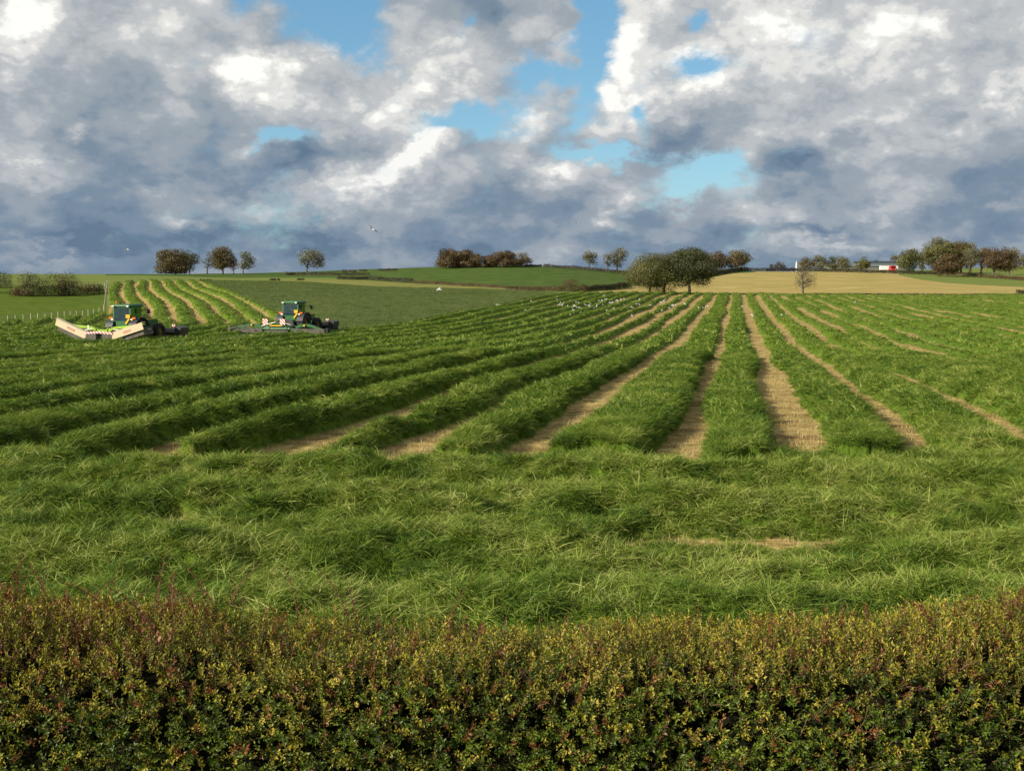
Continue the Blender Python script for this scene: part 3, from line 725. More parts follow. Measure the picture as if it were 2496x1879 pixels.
def hedge(label, pts, h, wd=1.3, pal='hedge', dens=1.0, D=None):
    """field hedge following ground points seen at the photo pixels pts (px, base_y[, D])"""
    TREEN[0] += 1; rng = np.random.default_rng(7000+TREEN[0]*5)
    W = []
    for p in pts:
        if len(p) == 3:
            dd = ray(p[0], p[1]); X = dd[0]/dd[1]*p[2]; W.append(np.array([X, p[2], float(base_z(X, p[2]))]))
        else: W.append(hit(p[0], p[1]))
    W = np.array(W); o0 = W[0].copy(); seg = np.linalg.norm(np.diff(W[:, :2], axis=0), axis=1); tot = seg.sum(); cum = np.concatenate([[0], np.cumsum(seg)])
    root = thing('field_hedge', label, 'hedge', o0, 0, 'field hedges')
    D = W[:, 1].mean(); cs = max(.2, .00085*D); n = int(tot*(h*2+wd)/cs/cs*3.4*dens); n = min(n, 26000)
    s = rng.uniform(0, tot, n); x = np.interp(s, cum, W[:, 0]); y = np.interp(s, cum, W[:, 1])
    hh = h*(.72+.5*fbm(s*.22, s*0+TREEN[0], 91)); ang = rng.uniform(0, math.pi, n)
    off = np.cos(ang)*wd/2; zz = np.sin(ang)**.6*hh
    i = np.clip(np.searchsorted(cum, s)-1, 0, len(seg)-1); tx = np.diff(W[:, 0])[i]/seg[i]; ty = np.diff(W[:, 1])[i]/seg[i]
    X = x-ty*off; Y = y+tx*off; Z = base_z(X, Y)+zz*rng.uniform(.55, 1.06, n)-.05
    N = np.stack([-ty*np.cos(ang), tx*np.cos(ang), np.sin(ang)], -1)
    C = np.stack([X, Y, Z], -1)-o0
    V, Q, T = leaf_cards(C, N, cs*rng.uniform(.7, 1.35, n), np.clip(fbm(s*.6, s*0, 93)*.6+rng.uniform(0, .45, n)-.05, 0, 1), rng)
    link('foliage', mesh_np('foliage', V, Q, M_leaf[pal], attrs=dict(tint=T)), root)
    # stems core
    k = max(2, int(tot/1.5)); ss = np.linspace(0, tot, k); cx_ = np.interp(ss, cum, W[:, 0]); cy_ = np.interp(ss, cum, W[:, 1]); ts = []
    for a, b in list(zip(cx_, cy_))[:220]:
        z = float(base_z(a, b)); p = np.array([a, b, z])-o0; ts.append(tube([p, p+np.array([rng.normal(0, .15), 0, h*.75])], [.05, .02], 4))
    V, Q = join_tubes(ts); link('stem', mesh_np('stem', V, Q, M_bark), root)['kind'] = 'stuff'
    return root

T = tree
T('broad olive brown tree with its crown reaching the ground, leftmost on the skyline', 428, 669, 606, 383, 466, 'brown', 1.3, low=.06, lobes=26)
T('dark drooping tree at the right edge of the leftmost skyline clump', 462, 669, 610, 440, 489, 'dark', .6, low=.3, lobes=11)
T('thin pale tree just left of the round brown skyline tree', 505, 668, 611, 494, 532, 'grey', .38, low=.25, lobes=10)
T('round dense brown tree, tallest of the four left of the lone skyline tree', 543, 669, 599, 518, 574, 'brown', 1.25, low=.22, lobes=20)
T('small low tawny tree tucked against the round brown skyline tree', 570, 669, 628, 558, 584, 'rust', .8, low=.25, lobes=8)
T('upright olive tree at the right end of the left skyline group', 592, 670, 613, 580, 622, 'olive', .7, low=.25, lobes=13)
T('lone airy tree with spreading branches standing on the left skyline hedge', 748, 666, 602, 727, 797, 'grey', .55, low=.22, lobes=18)
T('left half of the coppery brown tree clump on the green hill', 1112, 653, 605, 1064, 1160, 'copper', 1.6, low=.03, lobes=34)
T('low coppery tree joining the two mounds of the clump on the green hill', 1164, 652, 617, 1120, 1210, 'copper', 1.6, low=.03, lobes=26)
T('right half of the coppery brown tree clump on the green hill', 1232, 651, 608, 1180, 1280, 'copper', 1.6, low=.03, lobes=34)
T('thin drooping right edge tree of the coppery clump on the hill', 1272, 650, 613, 1255, 1297, 'brown', .8, low=.1, lobes=10)
T('small grey green tree, left of three on the hedge right of the hill', 1437, 659, 610, 1418, 1458, 'grey', .75, low=.3, lobes=12)
T('slim bare looking tree, middle of three on the hedge right of the hill', 1481, 663, 608, 1468, 1492, 'grey', .45, low=.25, lobes=8)
T('tall pale grey green tree, right of three on the hedge beside the hill', 1505, 664, 600, 1485, 1530, 'grey', .6, low=.2, lobes=15)
T('broad soft olive tree, left one of the big trees at the field edge', 1583, 717, 617, 1530, 1648, 'olive', .9, low=.12, lobes=34, group='trees at the field edge', D=243, card=.22)
T('slim brown tree standing between the two big trees at the field edge', 1619, 719, 612, 1598, 1655, 'rust', .7, low=.3, lobes=14, group='trees at the field edge', D=247, card=.22)
T('tall dark green tree with a stout trunk at the far edge of the mown rows', 1681, 719, 599, 1628, 1738, 'dark', 1.2, low=.22, lobes=36, group='trees at the field edge', D=242, card=.22)
T('sparse small tree with bare branches standing alone before the golden field', 1957, 721, 640, 1932, 1988, 'grey', .13, low=.22, lobes=16, group='trees at the field edge', D=240, card=.18)
T('dense brown tree just right of the tall dark green tree', 1745, 662, 612, 1719, 1773, 'copper', 1.0, low=.1, lobes=16)
T('spreading brown tree at the left end of the golden field skyline', 1798, 660, 608, 1766, 1832, 'brown', .9, low=.15, lobes=20)
T('low dark wind bent tree on the skyline behind the golden field', 1893, 656, 636, 1872, 1918, 'hedge', .8, low=.2, lobes=10, D=430)
T('brown tree behind the sparse tree, first of the row left of the barn', 1966, 660, 626, 1950, 1986, 'brown', 1.0, low=.15, lobes=11)
T('tawny grey tree, second of the row left of the barn', 1998, 661, 622, 1979, 2018, 'grey', .9, low=.15, lobes=12)
T('dark tree, third of the row left of the barn', 2027, 661, 623, 2012, 2044, 'dark', .9, low=.15, lobes=10)
T('pale tree, fourth of the row before the left end of the barn', 2052, 662, 625, 2034, 2072, 'grey', .85, low=.15, lobes=11)
T('round tree standing before the middle of the barn roof', 2099, 664, 623, 2082, 2118, 'olive', 1.0, low=.15, lobes=12)
T('small far tree showing above the barn ridge', 2132, 650, 631, 2123, 2142, 'dark', 1.0, low=.1, lobes=6, D=560)
T('small tree at the left edge of the big wood, behind the trailer', 2180, 660, 618, 2168, 2196, 'brown', 1.0, low=.1, lobes=9, D=500)
WG = 'trees of the wood right of the barn'
T('broad olive tree at the left front of the wood, right of the trailer', 2215, 667, 602, 2188, 2242, 'olive', 1.0, low=.1, lobes=20, group=WG)
T('small olive tree filling the gap right of the first tree of the wood', 2248, 666, 607, 2234, 2268, 'olive', .9, low=.15, lobes=12, group=WG)
T('tall olive tree at the left top of the wood', 2286, 666, 578, 2252, 2324, 'olive', 1.1, low=.15, lobes=26, group=WG, D=440)
T('reddish spreading tree low at the front of the wood', 2310, 668, 618, 2272, 2344, 'copper', 1.2, low=.12, lobes=22, group=WG, D=385)
T('tall brown tree at the middle top of the wood', 2342, 668, 579, 2312, 2376, 'brown', 1.1, low=.15, lobes=24, group=WG, D=440)
T('slim pale tree with two bare trunks in the middle of the wood', 2364, 671, 602, 2340, 2386, 'grey', .6, low=.35, lobes=14, group=WG, multi=2, D=385)
T('slender brown tree with a long trunk right of the two trunk tree', 2390, 672, 589, 2368, 2412, 'rust', .8, low=.35, lobes=15, group=WG, D=390)
T('wide reddish brown tree at the right front of the wood', 2420, 675, 602, 2396, 2466, 'copper', 1.1, low=.22, lobes=24, group=WG, D=380)
T('dark brown tree standing highest at the right end of the wood', 2458, 668, 595, 2436, 2482, 'brown', 1.1, low=.2, lobes=17, group=WG, D=430)
T('brown tree cut by the right edge of the picture', 2500, 660, 616, 2480, 2530, 'brown', 1.1, low=.15, lobes=14, group=WG, D=520)
T('brown tree further right beyond the picture edge', 2560, 662, 600, 2530, 2600, 'olive', 1.1, low=.15, lobes=16, group=WG, D=450)

# hedges
HG = hedge
HG('skyline hedge under the lone airy tree on the left', [(697, 670), (728, 671), (820, 672), (900, 672)], 1.0)
HG('thick dark hedge stretch left of the green hill', [(822, 681), (860, 682), (900, 682), (1006, 688)], 1.1)
HG('broken low hedge running along the foot of the green hill', [(1008, 690), (1060, 693), (1130, 697), (1235, 703)], .8, dens=.7, pal='rust')
HG('reddish hedge at the foot of the hill left of the thorn bush', [(1235, 707), (1300, 709), (1378, 711)], 1.2, pal='rust')
HG('dark hedge from the thorn bush to the broad olive tree', [(1420, 711), (1470, 708), (1535, 701)], 1.6)
HG('skyline hedge running down under the three grey green trees', [(1325, 652), (1380, 655), (1437, 660), (1500, 666), (1545, 672)], 1.3)
HG('short skyline hedge right of the coppery clump', [(1280, 651), (1318, 650)], .8)
HG('dark clipped hedge along the skyline, longest one left of the coppery clump', [(921, 661), (968, 660)], .9)
HG('short dark clipped hedge block on the skyline right of the lone tree', [(835, 664), (866, 664)], 1.0)
HG('smaller clipped hedge block on the skyline beside the longer one', [(877, 662.5), (893, 662.5)], .8)
HG('dark hedge climbing from the big trees along the top of the golden field', [(1725, 676), (1760, 669), (1823, 661), (1870, 660), (1960, 661)], 1.6)
HG('low dark hedge before the barn along the golden field top', [(1960, 661), (2050, 664), (2130, 666), (2200, 668), (2300, 670)], 1.5)
HG('hedge before the right end of the wood', [(2300, 670), (2360, 674), (2440, 680), (2520, 686)], 1.3, pal='rust', dens=.8)
HG('low dark weedy line along the far edge of the mown rows', [(1475, 718, 241), (1600, 718, 242), (1900, 718, 242), (2200, 718, 242), (2600, 718, 242)], .42, .9, dens=.8)
HG('short dark hedge end at the right edge of the golden field', [(2478, 716, 246), (2560, 716, 246)], 1.1)
bush('flat dark bush in the light green strip left of the lone tree', 655, 683, 676, 684)
bush('small dark bush in the light green strip below the lone tree', 724, 740, 676, 683)
bush('low dark bushes at the top of the striped slope', 484, 520, 679, 684)
bush('round bush on the skyline hedge left of the lone tree', 696, 722, 662, 671)
bush('tall thorn bush standing in the hedge at the foot of the hill', 1376, 1426, 674, 712, 'rust')
bush('pale bush at the fence end of the thorn bush', 1063, 1080, 684, 692, 'rust')
bush('low bush in the broken hedge below the coppery clump', 1125, 1158, 689, 697, 'rust')
# scrub at the left
SG = 'scrub along the pasture at the left'
bush('dark thorn bush cut by the left edge of the picture', -30, 30, 660, 702, 'hedge', group=SG)
bush('low reddish scrub below the first thorn bush', 24, 80, 690, 722, 'rust', group=SG)
bush('tall thorn bush with a pointed top, left of the scrub row', 56, 100, 654, 722, 'bush', group=SG)
bush('olive thorn bush right of the pointed one', 92, 136, 664, 722, 'bush', group=SG)
bush('reddish thorn bush in the middle of the scrub row', 130, 168, 668, 721, 'rust', group=SG)
bush('tall dark thorn bush right of the middle of the scrub row', 152, 194, 661, 721, 'hedge', group=SG)
bush('low tawny bush second from the right of the scrub row', 188, 232, 680, 718, 'rust', group=SG)
bush('dark rounded bush at the right end of the scrub row by the fence corner', 226, 262, 688, 716, 'hedge', group=SG)
bush('thorn scrub further left beyond the picture edge', -110, -30, 665, 715, 'bush', group=SG)

# ------------------------------------------------------------------ fences
def fence(label, P, Q, spacing, hgt, r=.05):
    P = np.array(P); Q = np.array(Q); n = int(np.linalg.norm(Q-P)/spacing); o0 = np.array([P[0], P[1], float(base_z(*P))])
    root = thing('post_and_wire_fence', label, 'fence', o0, 0, 'post and wire fences')
    mb = MB(); mb.cyl((0, 0, -.3), (0, 0, hgt), r, r*.9, 8); me = mb.mesh('post', M_wood)
    tops = []
    for i in range(n+1):
        p = P+(Q-P)*i/n; z = float(base_z(*p)); o = link('post', me, root, (p[0]-o0[0], p[1]-o0[1], z-o0[2]))
        o.rotation_euler = (random.gauss(0, .035), random.gauss(0, .035), random.random()*6); o.scale = (1, 1, random.uniform(.88, 1.08)); tops.append(np.array([p[0], p[1], z])-o0)
    for k in range(4):
        ts = [tube([a+np.array([0, 0, hgt*(.25+.22*k)]), b+np.array([0, 0, hgt*(.25+.22*k)])], [.008, .008], 4) for a, b in zip(tops[:-1], tops[1:])]
        V, Qd = join_tubes(ts); link('wire', mesh_np('wire', V, Qd, M_steel), root)
    return root
fence('row of pale posts along the low pasture edge behind the left tractor', (-64.3, 104), (-64.3, 160), 2.05, 1.12, .065)
fence('fence climbing the slope beside the striped swaths at the left', (-64.3, 162), (-64.3+math.tan(A2)*86, 248), 2.6, 1.2, .07)
mb = MB(); mb.cyl((0, 0, -.3), (0, 0, 1.9), .11, .1, 8); p = hit(256, 712)
cp = mb.build('corner_post', M_wood); cp.location = tuple(p); tag(cp, 'tall pale post at the right end of the thorn scrub', 'post')

# ------------------------------------------------------------------ tractors
def wheel(root, x, y, rad, wd):
    w = thing('wheel', None, None, (0, 0, 0)) if False else link('wheel', None, root, (x, y, rad))
    mb = MB(); n = 28
    prof = [(-wd/2, rad*.62), (-wd/2, rad*.9), (-wd*.36, rad*.97), (wd*.36, rad*.97), (wd/2, rad*.9), (wd/2, rad*.62), (wd*.3, rad*.56), (-wd*.3, rad*.56)]
    bm = mb.bm; ringv = []
    for k in range(n):
        th = 2*math.pi*k/n; ringv.append([bm.verts.new((px_, math.cos(th)*r_, math.sin(th)*r_)) for px_, r_ in prof])
    for k in range(n):
        a = ringv[k]; b = ringv[(k+1) % n]
        for i in range(len(prof)): bm.faces.new((a[i], a[(i+1) % len(prof)], b[(i+1) % len(prof)], b[i]))
    for k in range(20):
        th = 2*math.pi*k/20
        for sx in (-1, 1):
            t2 = th+(0 if sx > 0 else math.pi/20)
            mb.box((sx*wd*.24, math.cos(t2)*rad*.97, math.sin(t2)*rad*.97), (wd*.5, rad*.09, rad*.07), (t2-math.pi/2, 0, 0))
    mb.build('tyre', M_black, w)
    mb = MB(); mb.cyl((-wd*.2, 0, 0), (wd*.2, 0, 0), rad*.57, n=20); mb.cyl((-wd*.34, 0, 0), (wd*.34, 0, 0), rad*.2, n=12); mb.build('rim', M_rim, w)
    return w
def tractor(label, loc, rz, beacon=True, plate=True):
    r = thing('tractor', label, 'tractor', loc, rz, 'green tractors mowing the field')
    for s in (-1, 1):
        wheel(r, s*1.02, 0, .95, .62); wheel(r, s*.98, 2.85, .70, .5)
    mb = MB(); mb.box((0, 1.2, .95), (.62, 3.6, .6)); mb.box((0, 0, .95), (1.5, .5, .45)); mb.cyl((-.95, 2.85, .7), (.95, 2.85, .7), .12); mb.box((0, -.75, 1.0), (.7, .35, .6)); mb.build('chassis', M_dgrey, r, .02)
    for s in (-1, 1):   # lift arms
        mb = MB(); mb.box((s*.42, -1.15, .72), (.07, 1.0, .12), (R(8), 0, 0)); mb.cyl((s*.42, -.7, 1.25), (s*.42, -1.2, .75), .035); mb.build('lift_arm', M_dgrey, r)
    mb = MB(); mb.prism([(.85, 1.2), (3.55, 1.15), (3.75, 1.35), (3.68, 1.72), (2.6, 1.92), (.85, 2.02)], -.43, .43); h = mb.build('hood', M_green, r, .05)
    mb = MB(); mb.box((0, 3.78, 1.42), (.6, .05, .4)); mb.build('grille', M_dgrey, h)
    for s in (-1, 1): mb = MB(); mb.box((s*.438, 2.1, 1.78), (.02, 2.3, .09)); mb.build('yellow_stripe', M_yellow, h)
    mb = MB(); mb.cyl((.52, 1.05, 1.7), (.52, 1.05, 3.0), .05, n=10); mb.build('exhaust', M_dgrey, r)
    mb = MB(); mb.box((0, .1, 1.32), (1.45, 1.6, .25)); mb.box((0, -.72, 1.5), (1.1, .06, .42)); mb.build('cab_body', M_green, r, .03)
    mb = MB()
    for s in (-1, 1):
        mb.box((s*.74, -.66, 2.15), (.10, .10, 1.45), (R(-4), 0, 0)); mb.box((s*.76, .1, 2.15), (.06, .08, 1.4)); mb.box((s*.64, .88, 2.15), (.08, .08, 1.42), (R(4), 0, 0))
        mb.box((s*.75, .1, 2.83), (.08, 1.5, .08))
    mb.box((0, -.69, 2.83), (1.45, .08, .08)); mb.box((0, -.69, 1.72), (1.45, .07, .08)); mb.build('cab_frame', M_green, r)
    for nm, c, d, rt in (('rear_window', (0, -.70, 2.28), (1.38, .015, 1.05), (R(-4), 0, 0)), ('windscreen', (0, .9, 2.2), (1.24, .015, 1.25), (R(4), 0, 0)),
                     ('side_window', (.775, .1, 2.15), (.015, 1.45, 1.3), (0, 0, 0)), ('side_window', (-.775, .1, 2.15), (.015, 1.45, 1.3), (0, 0, 0))):
        mb = MB(); mb.box(c, d, rt); mb.build(nm, M_glass, r)
    mb = MB(); mb.box((0, .12, 2.97), (1.72, 1.95, .2), taper=(.9, .9)); rf = mb.build('roof', M_green, r, .06)
    for s in (-1, 1):
        mb = MB(); mb.box((s*.66, -.88, 2.93), (.18, .06, .10)); mb.build('work_light', M_white, rf)
    if beacon:
        mb = MB(); mb.cyl((-.55, -.5, 3.06), (-.55, -.5, 3.16), .04); mb.cyl((-.55, -.5, 3.16), (-.55, -.5, 3.32), .08, .06, 10); mb.build('beacon', M_orange, rf)
    mb = MB(); mb.cyl((-.7, -.1, 3.05), (-.7, -.12, 3.65), .012, n=5); mb.build('aerial', M_dgrey, rf)
    for s in (-1, 1):
        # fender: an arched band over the rear tyre
        mb = MB(); prev = None; pts = []
        for k in range(9):
            th = R(15+k*18.5); pts.append((math.cos(th)*1.06, .95+math.sin(th)*1.06))
        for (a, b) in zip(pts[:-1], pts[1:]):
            my, mz = (a[0]+b[0])/2, (a[1]+b[1])/2; ln = math.hypot(b[0]-a[0], b[1]-a[1]); an = math.atan2(b[1]-a[1], b[0]-a[0])
            mb.box((s*1.03, my, mz), (.66, ln*1.12, .05), (an, 0, 0))
        mb.box((s*.76, -.1, 1.6), (.06, 1.3, .75)); f = mb.build('fender', M_dgrey, r)
        mb = MB(); mb.box((s*1.02, -.66, 1.98), (.34, .08, .14)); mb.build('orange_lamp', M_orange, f)
        mb = MB(); mb.box((s*.86, -.72, 1.86), (.2, .07, .12)); mb.build('white_lamp', M_white, f)
        mb = MB(); mb.cyl((s*.78, .75, 2.55), (s*1.32, .95, 2.6), .02, n=6); mb.box((s*1.36, .93, 2.48), (.24, .06, .40)); mb.build('mirror', M_dgrey, r)
    mb = MB(); mb.box((.60, -.80, 2.12), (.36, .03, .28)); mb.build('number_plate', M_yellow, r)
    mb = MB(); mb.box((.56, -.83, 1.72), (.14, .04, .5), (0, R(38), 0)); mb.build('yellow_grab_handle', M_yellow, r)
    mb = MB(); mb.box((0, -.13, 1.56), (.5, .5, .14)); mb.box((0, -.42, 1.9), (.48, .12, .6)); mb.build('seat', M_dgrey, r, .03)
    mb = MB(); mb.cyl((0, .5, 1.5), (0, .42, 1.95), .03); mb.cyl((0, .415, 1.94), (0, .40, 1.97), .2, n=14); mb.build('steering_wheel', M_dgrey, r)
    return r
def driver(label, trac, shirt, yaw):
    M = Matrix.Translation(trac.location) @ Matrix.Rotation(trac.rotation_euler[2], 4, 'Z')
    J = {'pel': (0, -.12, 1.72), 'bel': (0, -.16, 1.9), 'chest': (0, -.17, 2.12), 'neck': (0, -.15, 2.28), 'head': (0, -.12, 2.36), 'top': (0, -.12, 2.50),
         'shl': (-.19, -.16, 2.2), 'ell': (-.27, .02, 1.95), 'hal': (-.14, .30, 1.98), 'shr': (.19, -.16, 2.2), 'elr': (.27, .02, 1.95), 'har': (.14, .30, 1.98),
         'hil': (-.1, -.1, 1.68), 'knl': (-.14, .36, 1.72), 'ftl': (-.14, .48, 1.42), 'tol': (-.14, .62, 1.40), 'hir': (.1, -.1, 1.68), 'knr': (.14, .36, 1.72), 'ftr': (.14, .48, 1.42), 'tor': (.14, .62, 1.40)}
    Rr = {'pel': .14, 'bel': .13, 'chest': .16, 'neck': .055, 'head': .085, 'top': .08, 'shl': .075, 'ell': .045, 'hal': .035, 'shr': .075, 'elr': .045, 'har': .035, 'hil': .1, 'knl': .065, 'ftl': .045, 'tol': .035, 'hir': .1, 'knr': .065, 'ftr': .045, 'tor': .035}
    E = [('pel', 'bel'), ('bel', 'chest'), ('chest', 'neck'), ('neck', 'head'), ('head', 'top'), ('chest', 'shl'), ('shl', 'ell'), ('ell', 'hal'), ('chest', 'shr'), ('shr', 'elr'), ('elr', 'har'),
         ('pel', 'hil'), ('hil', 'knl'), ('knl', 'ftl'), ('ftl', 'tol'), ('pel', 'hir'), ('hir', 'knr'), ('knr', 'ftr'), ('ftr', 'tor')]
    K = list(J); me = bpy.data.meshes.new('person'); me.from_pydata([J[k] for k in K], [(K.index(a), K.index(b)) for a, b in E], [])
    me.materials.append(M_skin); o = link('person', me); o.matrix_world = M
    sk = o.modifiers.new('skin', 'SKIN'); 
    for i, k in enumerate(K):
        me.skin_vertices[0].data[i].radius = (Rr[k], Rr[k]); me.skin_vertices[0].data[i].use_root = (k == 'pel')
    sb = o.modifiers.new('sub', 'SUBSURF'); sb.levels = 1; sb.render_levels = 1
    tag(o, label, 'person')
    mb = MB(); mb.ball((0, -.165, 2.06), (.44, .34, .48), 12)
    for s in (-1, 1): mb.cyl((s*.19, -.16, 2.2), (s*.275, .0, 1.96), .085, .06, 8)
    c = mb.build('shirt', shirt, o, smooth=True)
    mb = MB(); 
    for s in (-1, 1): mb.cyl((s*.1, -.12, 1.68), (s*.14, .36, 1.72), .11, .08, 8); mb.cyl((s*.14, .36, 1.73), (s*.14, .47, 1.44), .08, .06, 8)
    mb.build('trousers', M_navy, o, smooth=True)
    mb = MB(); mb.ball((0, -.13, 2.49), (.19, .22, .14), 10); mb.build('cap', M_navy, o, smooth=True)
    return o

def loc_on(px, D):
    dd = ray(px, 800); X = dd[0]/dd[1]*D; return np.array([X, D, float(ground(X, D))])
HD = -A1     # heading: +Y turned clockwise by 12.3 degrees
h1 = -R(13.5); p1 = loc_on(311, 82.5); p1[2] = float(base_z(p1[0], p1[1]))+.12
TR1 = tractor('green tractor with a cream panelled mower, left one', p1, h1)
driver('person in dark clothes driving the left tractor', TR1, M_navy, 0)
h2 = -R(14); p2 = loc_on(717, 96); p2[2] = float(base_z(p2[0], p2[1]))+.16
TR2 = tractor('green tractor with an all green mower, right one', p2, h2, beacon=False)
driver('person in a pale shirt driving the right tractor', TR2, M_shirt, 0)
def local(root, v): 
    M = Matrix.Translation(root.location) @ Matrix.Rotation(root.rotation_euler[2], 4, 'Z'); return tuple(M @ Vector(v))
def hazard_mat():
    m, t, o = mat('hazard_stripes'); p = t.add('ShaderNodeBsdfPrincipled'); p.inputs['Roughness'].default_value = .5
    co = t.add('ShaderNodeTexCoord').outputs['Object']; s = t.add('ShaderNodeSeparateXYZ'); t.l.new(co, s.inputs[0])
    w = t.m('GREATER_THAN', t.m('FRACT', t.m('MULTIPLY', t.m('ADD', s.outputs[0], s.outputs[2]), 3.6)), .5)
    t.l.new(t.mix(w, (.78, .74, .70), (.55, .03, .05)), p.inputs['Base Color']); t.l.new(p.outputs[0], o.inputs[0]); return m
M_haz = hazard_mat()
# --- rear butterfly mower of the left tractor: cream front boards on raised wings
mw = thing('rear_mower', 'butterfly mower with long cream boards and lime arms behind the left tractor', 'mower', local(TR1, (0, -3.1, .0)), h1, 'mowers')
for s in (-1, 1):
    tilt = R(22 if s < 0 else 17); L1 = 3.95 if s < 0 else 4.3; L0, L1 = 1.1, 3.95
    def wp(u, y, v): return (s*(L0+math.cos(tilt)*u-math.sin(tilt)*v*0), y, .62+math.sin(tilt)*u+v)
    cxm, czm = s*(L0+(L1-L0)/2*math.cos(tilt)), .72+math.sin(tilt)*(L1-L0)/2
    mb = MB(); mb.box((cxm, -.62, czm), (L1-L0, .06, .56), (0, -s*tilt, 0)); mb.box((cxm, -.45, czm+.27), (L1-L0, .4, .05), (0, -s*tilt, 0)); w = mb.build('wing_board', M_cream, mw, .015)
    mb = MB(); mb.box((cxm, -.655, czm-.02), (.75, .008, .16), (0, -s*tilt, 0)); mb.build('worn_lettering', pbr('faded_print', (.45, .22, .15), .6, 0, .5, 14, .3, (.68, .58, .43)), w)
    mb = MB(); mb.box((cxm, .15, czm-.12), (L1-L0-.1, 1.2, .12), (0, -s*tilt, 0)); mb.build('cutter_bar', M_dgrey, mw, .01)
    mb = MB(); mb.box((cxm, .15, czm-.42), (L1-L0-.1, 1.3, .45), (0, -s*tilt, 0)); mb.build('skirt', M_canvas, mw)
    for k in range(7):
        u = -1.35+k*.45; mb = MB(); mb.cyl((cxm+s*u*math.cos(tilt), .15, czm-.30+u*math.sin(tilt)), (cxm+s*u*math.cos(tilt), .15, czm-.2+u*math.sin(tilt)), .24, n=10); mb.build('cutting_disc', M_steel, mw)
    mb = MB(); mb.prism([(s*.3, .85), (s*1.0, 1.25), (s*2.3, 1.35), (s*3.6, 1.58), (s*3.6, 1.70), (s*2.2, 1.52), (s*.95, 1.42), (s*.3, 1.1)], -.15, .05, 'y'); mb.build('arm', M_lime, mw)
    mb = MB(); mb.cyl((s*.5, -.1, 1.25), (s*1.6, -.1, 1.15), .05); mb.build('hydraulic_ram', M_steel, mw)
    mb = MB(); mb.box((s*.62, -.68, .98), (1.2, .03, .17), (0, s*R(4), 0)); mb.build('striped_board', M_haz, mw)
    mb = MB(); mb.box((s*.72, -.5, .50), (.9, .3, .75)); mb.build('centre_skirt', M_canvas, mw)
mb = MB(); mb.box((0, -.1, .8), (1.3, .6, .3)); mb.box((0, .5, .95), (.5, 1.0, .5)); mb.build('headstock', M_dgrey, mw, .02)
mb = MB(); mb.prism([(-.35, .9), (.35, .9), (.55, 1.42), (.35, 1.2), (-.35, 1.2), (-.5, 1.38)], -.2, .1, 'y'); mb.build('lime_frame', M_lime, mw)
mb = MB(); mb.box((-.95, -.55, 1.38), (.09, .05, .36)); mb.build('marker_plate', M_white, mw)
def front_mower(label, root, h, frame_m):
    f = thing('front_mower', label, 'mower', local(root, (0, 4.9, .05)), h, 'mowers')
    mb = MB(); mb.box((0, .1, .42), (3.0, 1.1, .16)); mb.build('cutter_bar', M_dgrey, f, .02)
    mb = MB(); mb.box((0, .1, .68), (3.05, 1.5, .30), taper=(.95, .7)); mb.build('cover', M_canvas, f, .02)
    for s in (-1, 1):
        mb = MB(); mb.box((s*1.75, .1, .55), (.6, 1.3, .9), (0, s*R(12), 0)); mb.build('side_guard', M_dgrey, f, .04)
    mb = MB(); mb.box((0, -.7, .75), (1.0, .7, .35)); mb.box((0, -.2, 1.0), (.8, .5, .3)); mb.build('headstock', frame_m, f, .03)
    mb = MB(); mb.box((0, .75, .35), (2.9, .04, .5)); mb.build('skirt', M_canvas, f)
    for s in (-1, 1):
        mb = MB(); mb.box((s*1.3, -.3, 1.05), (.28, .03, .28)); mb.build('striped_board', M_haz, f)
    return f
front_mower('dark front mower showing to the right of the left tractor', TR1, h1, M_lime)
front_mower('dark front mower ahead of the right tractor', TR2, h2, M_green)
# --- green rear mower of the right tractor
gm = thing('rear_mower', 'wide low green mower with two striped boards behind the right tractor', 'mower', local(TR2, (0, -2.9, .02)), h2, 'mowers')
for s in (-1, 1):
    cxm = s*3.05; tz = R(1.5)
    mb = MB(); mb.prism([(s*1.4, .62), (s*2.0, 1.02), (s*2.9, 1.08), (s*3.5, .92), (s*4.3, .62), (s*4.2, .52), (s*3.3, .74), (s*2.8, .84), (s*2.1, .78), (s*1.5, .45)], -.28, -.05, 'y'); mb.build('arch_arm', M_green, gm)
    mb = MB(); mb.box((cxm, -.1, .50), (3.2, .9, .14)); mb.build('cutter_bar', M_green, gm, .02)
    mb = MB(); mb.box((cxm, -.66, .42), (3.25, .05, .42 if s > 0 else .34), (R(6), 0, 0)); mb.box((cxm, -.62, .64), (3.25, .10, .05)); mb.build('guard_rail', M_canvas, gm, .01)
    for k in range(6):
        u = s*(1.75+k*.52); mb = MB(); mb.cyl((u, -.1, .34), (u, -.1, .43), .25, n=10); mb.build('cutting_disc', M_steel, gm)
    mb = MB(); mb.cyl((s*4.65, -.3, .42), (s*4.95, -.3, .42), .34, .30, 14); mb.build('end_roller', M_black, gm)
    mb = MB(); mb.box((s*2.6, -.4, .95), (.12, .08, .16)); mb.build('yellow_cap', M_yellow, gm)
    mb = MB(); mb.box((s*.85-.1, -.95, 1.28), (.50, .03, .52)); mb.build('striped_board', M_haz, gm)
    mb = MB(); mb.cyl((s*.85-.1, -.92, .7), (s*.85-.1, -.92, 1.1), .03); mb.build('board_bracket', M_dgrey, gm)
    mb = MB(); mb.cyl((s*.3, -.2, 1.2), (s*1.7, -.2, .85), .05); mb.build('hydraulic_ram', M_steel, gm)
mb = MB(); mb.box((0, -.3, .72), (2.8, .8, .32), taper=(.85, .6)); mb.box((0, .3, .95), (.7, 1.0, .5)); mb.build('headstock', M_green, gm, .04)
mb = MB(); mb.box((0, -.80, .93), (1.2, .06, .09)); mb.build('yellow_bar', M_yellow, gm)
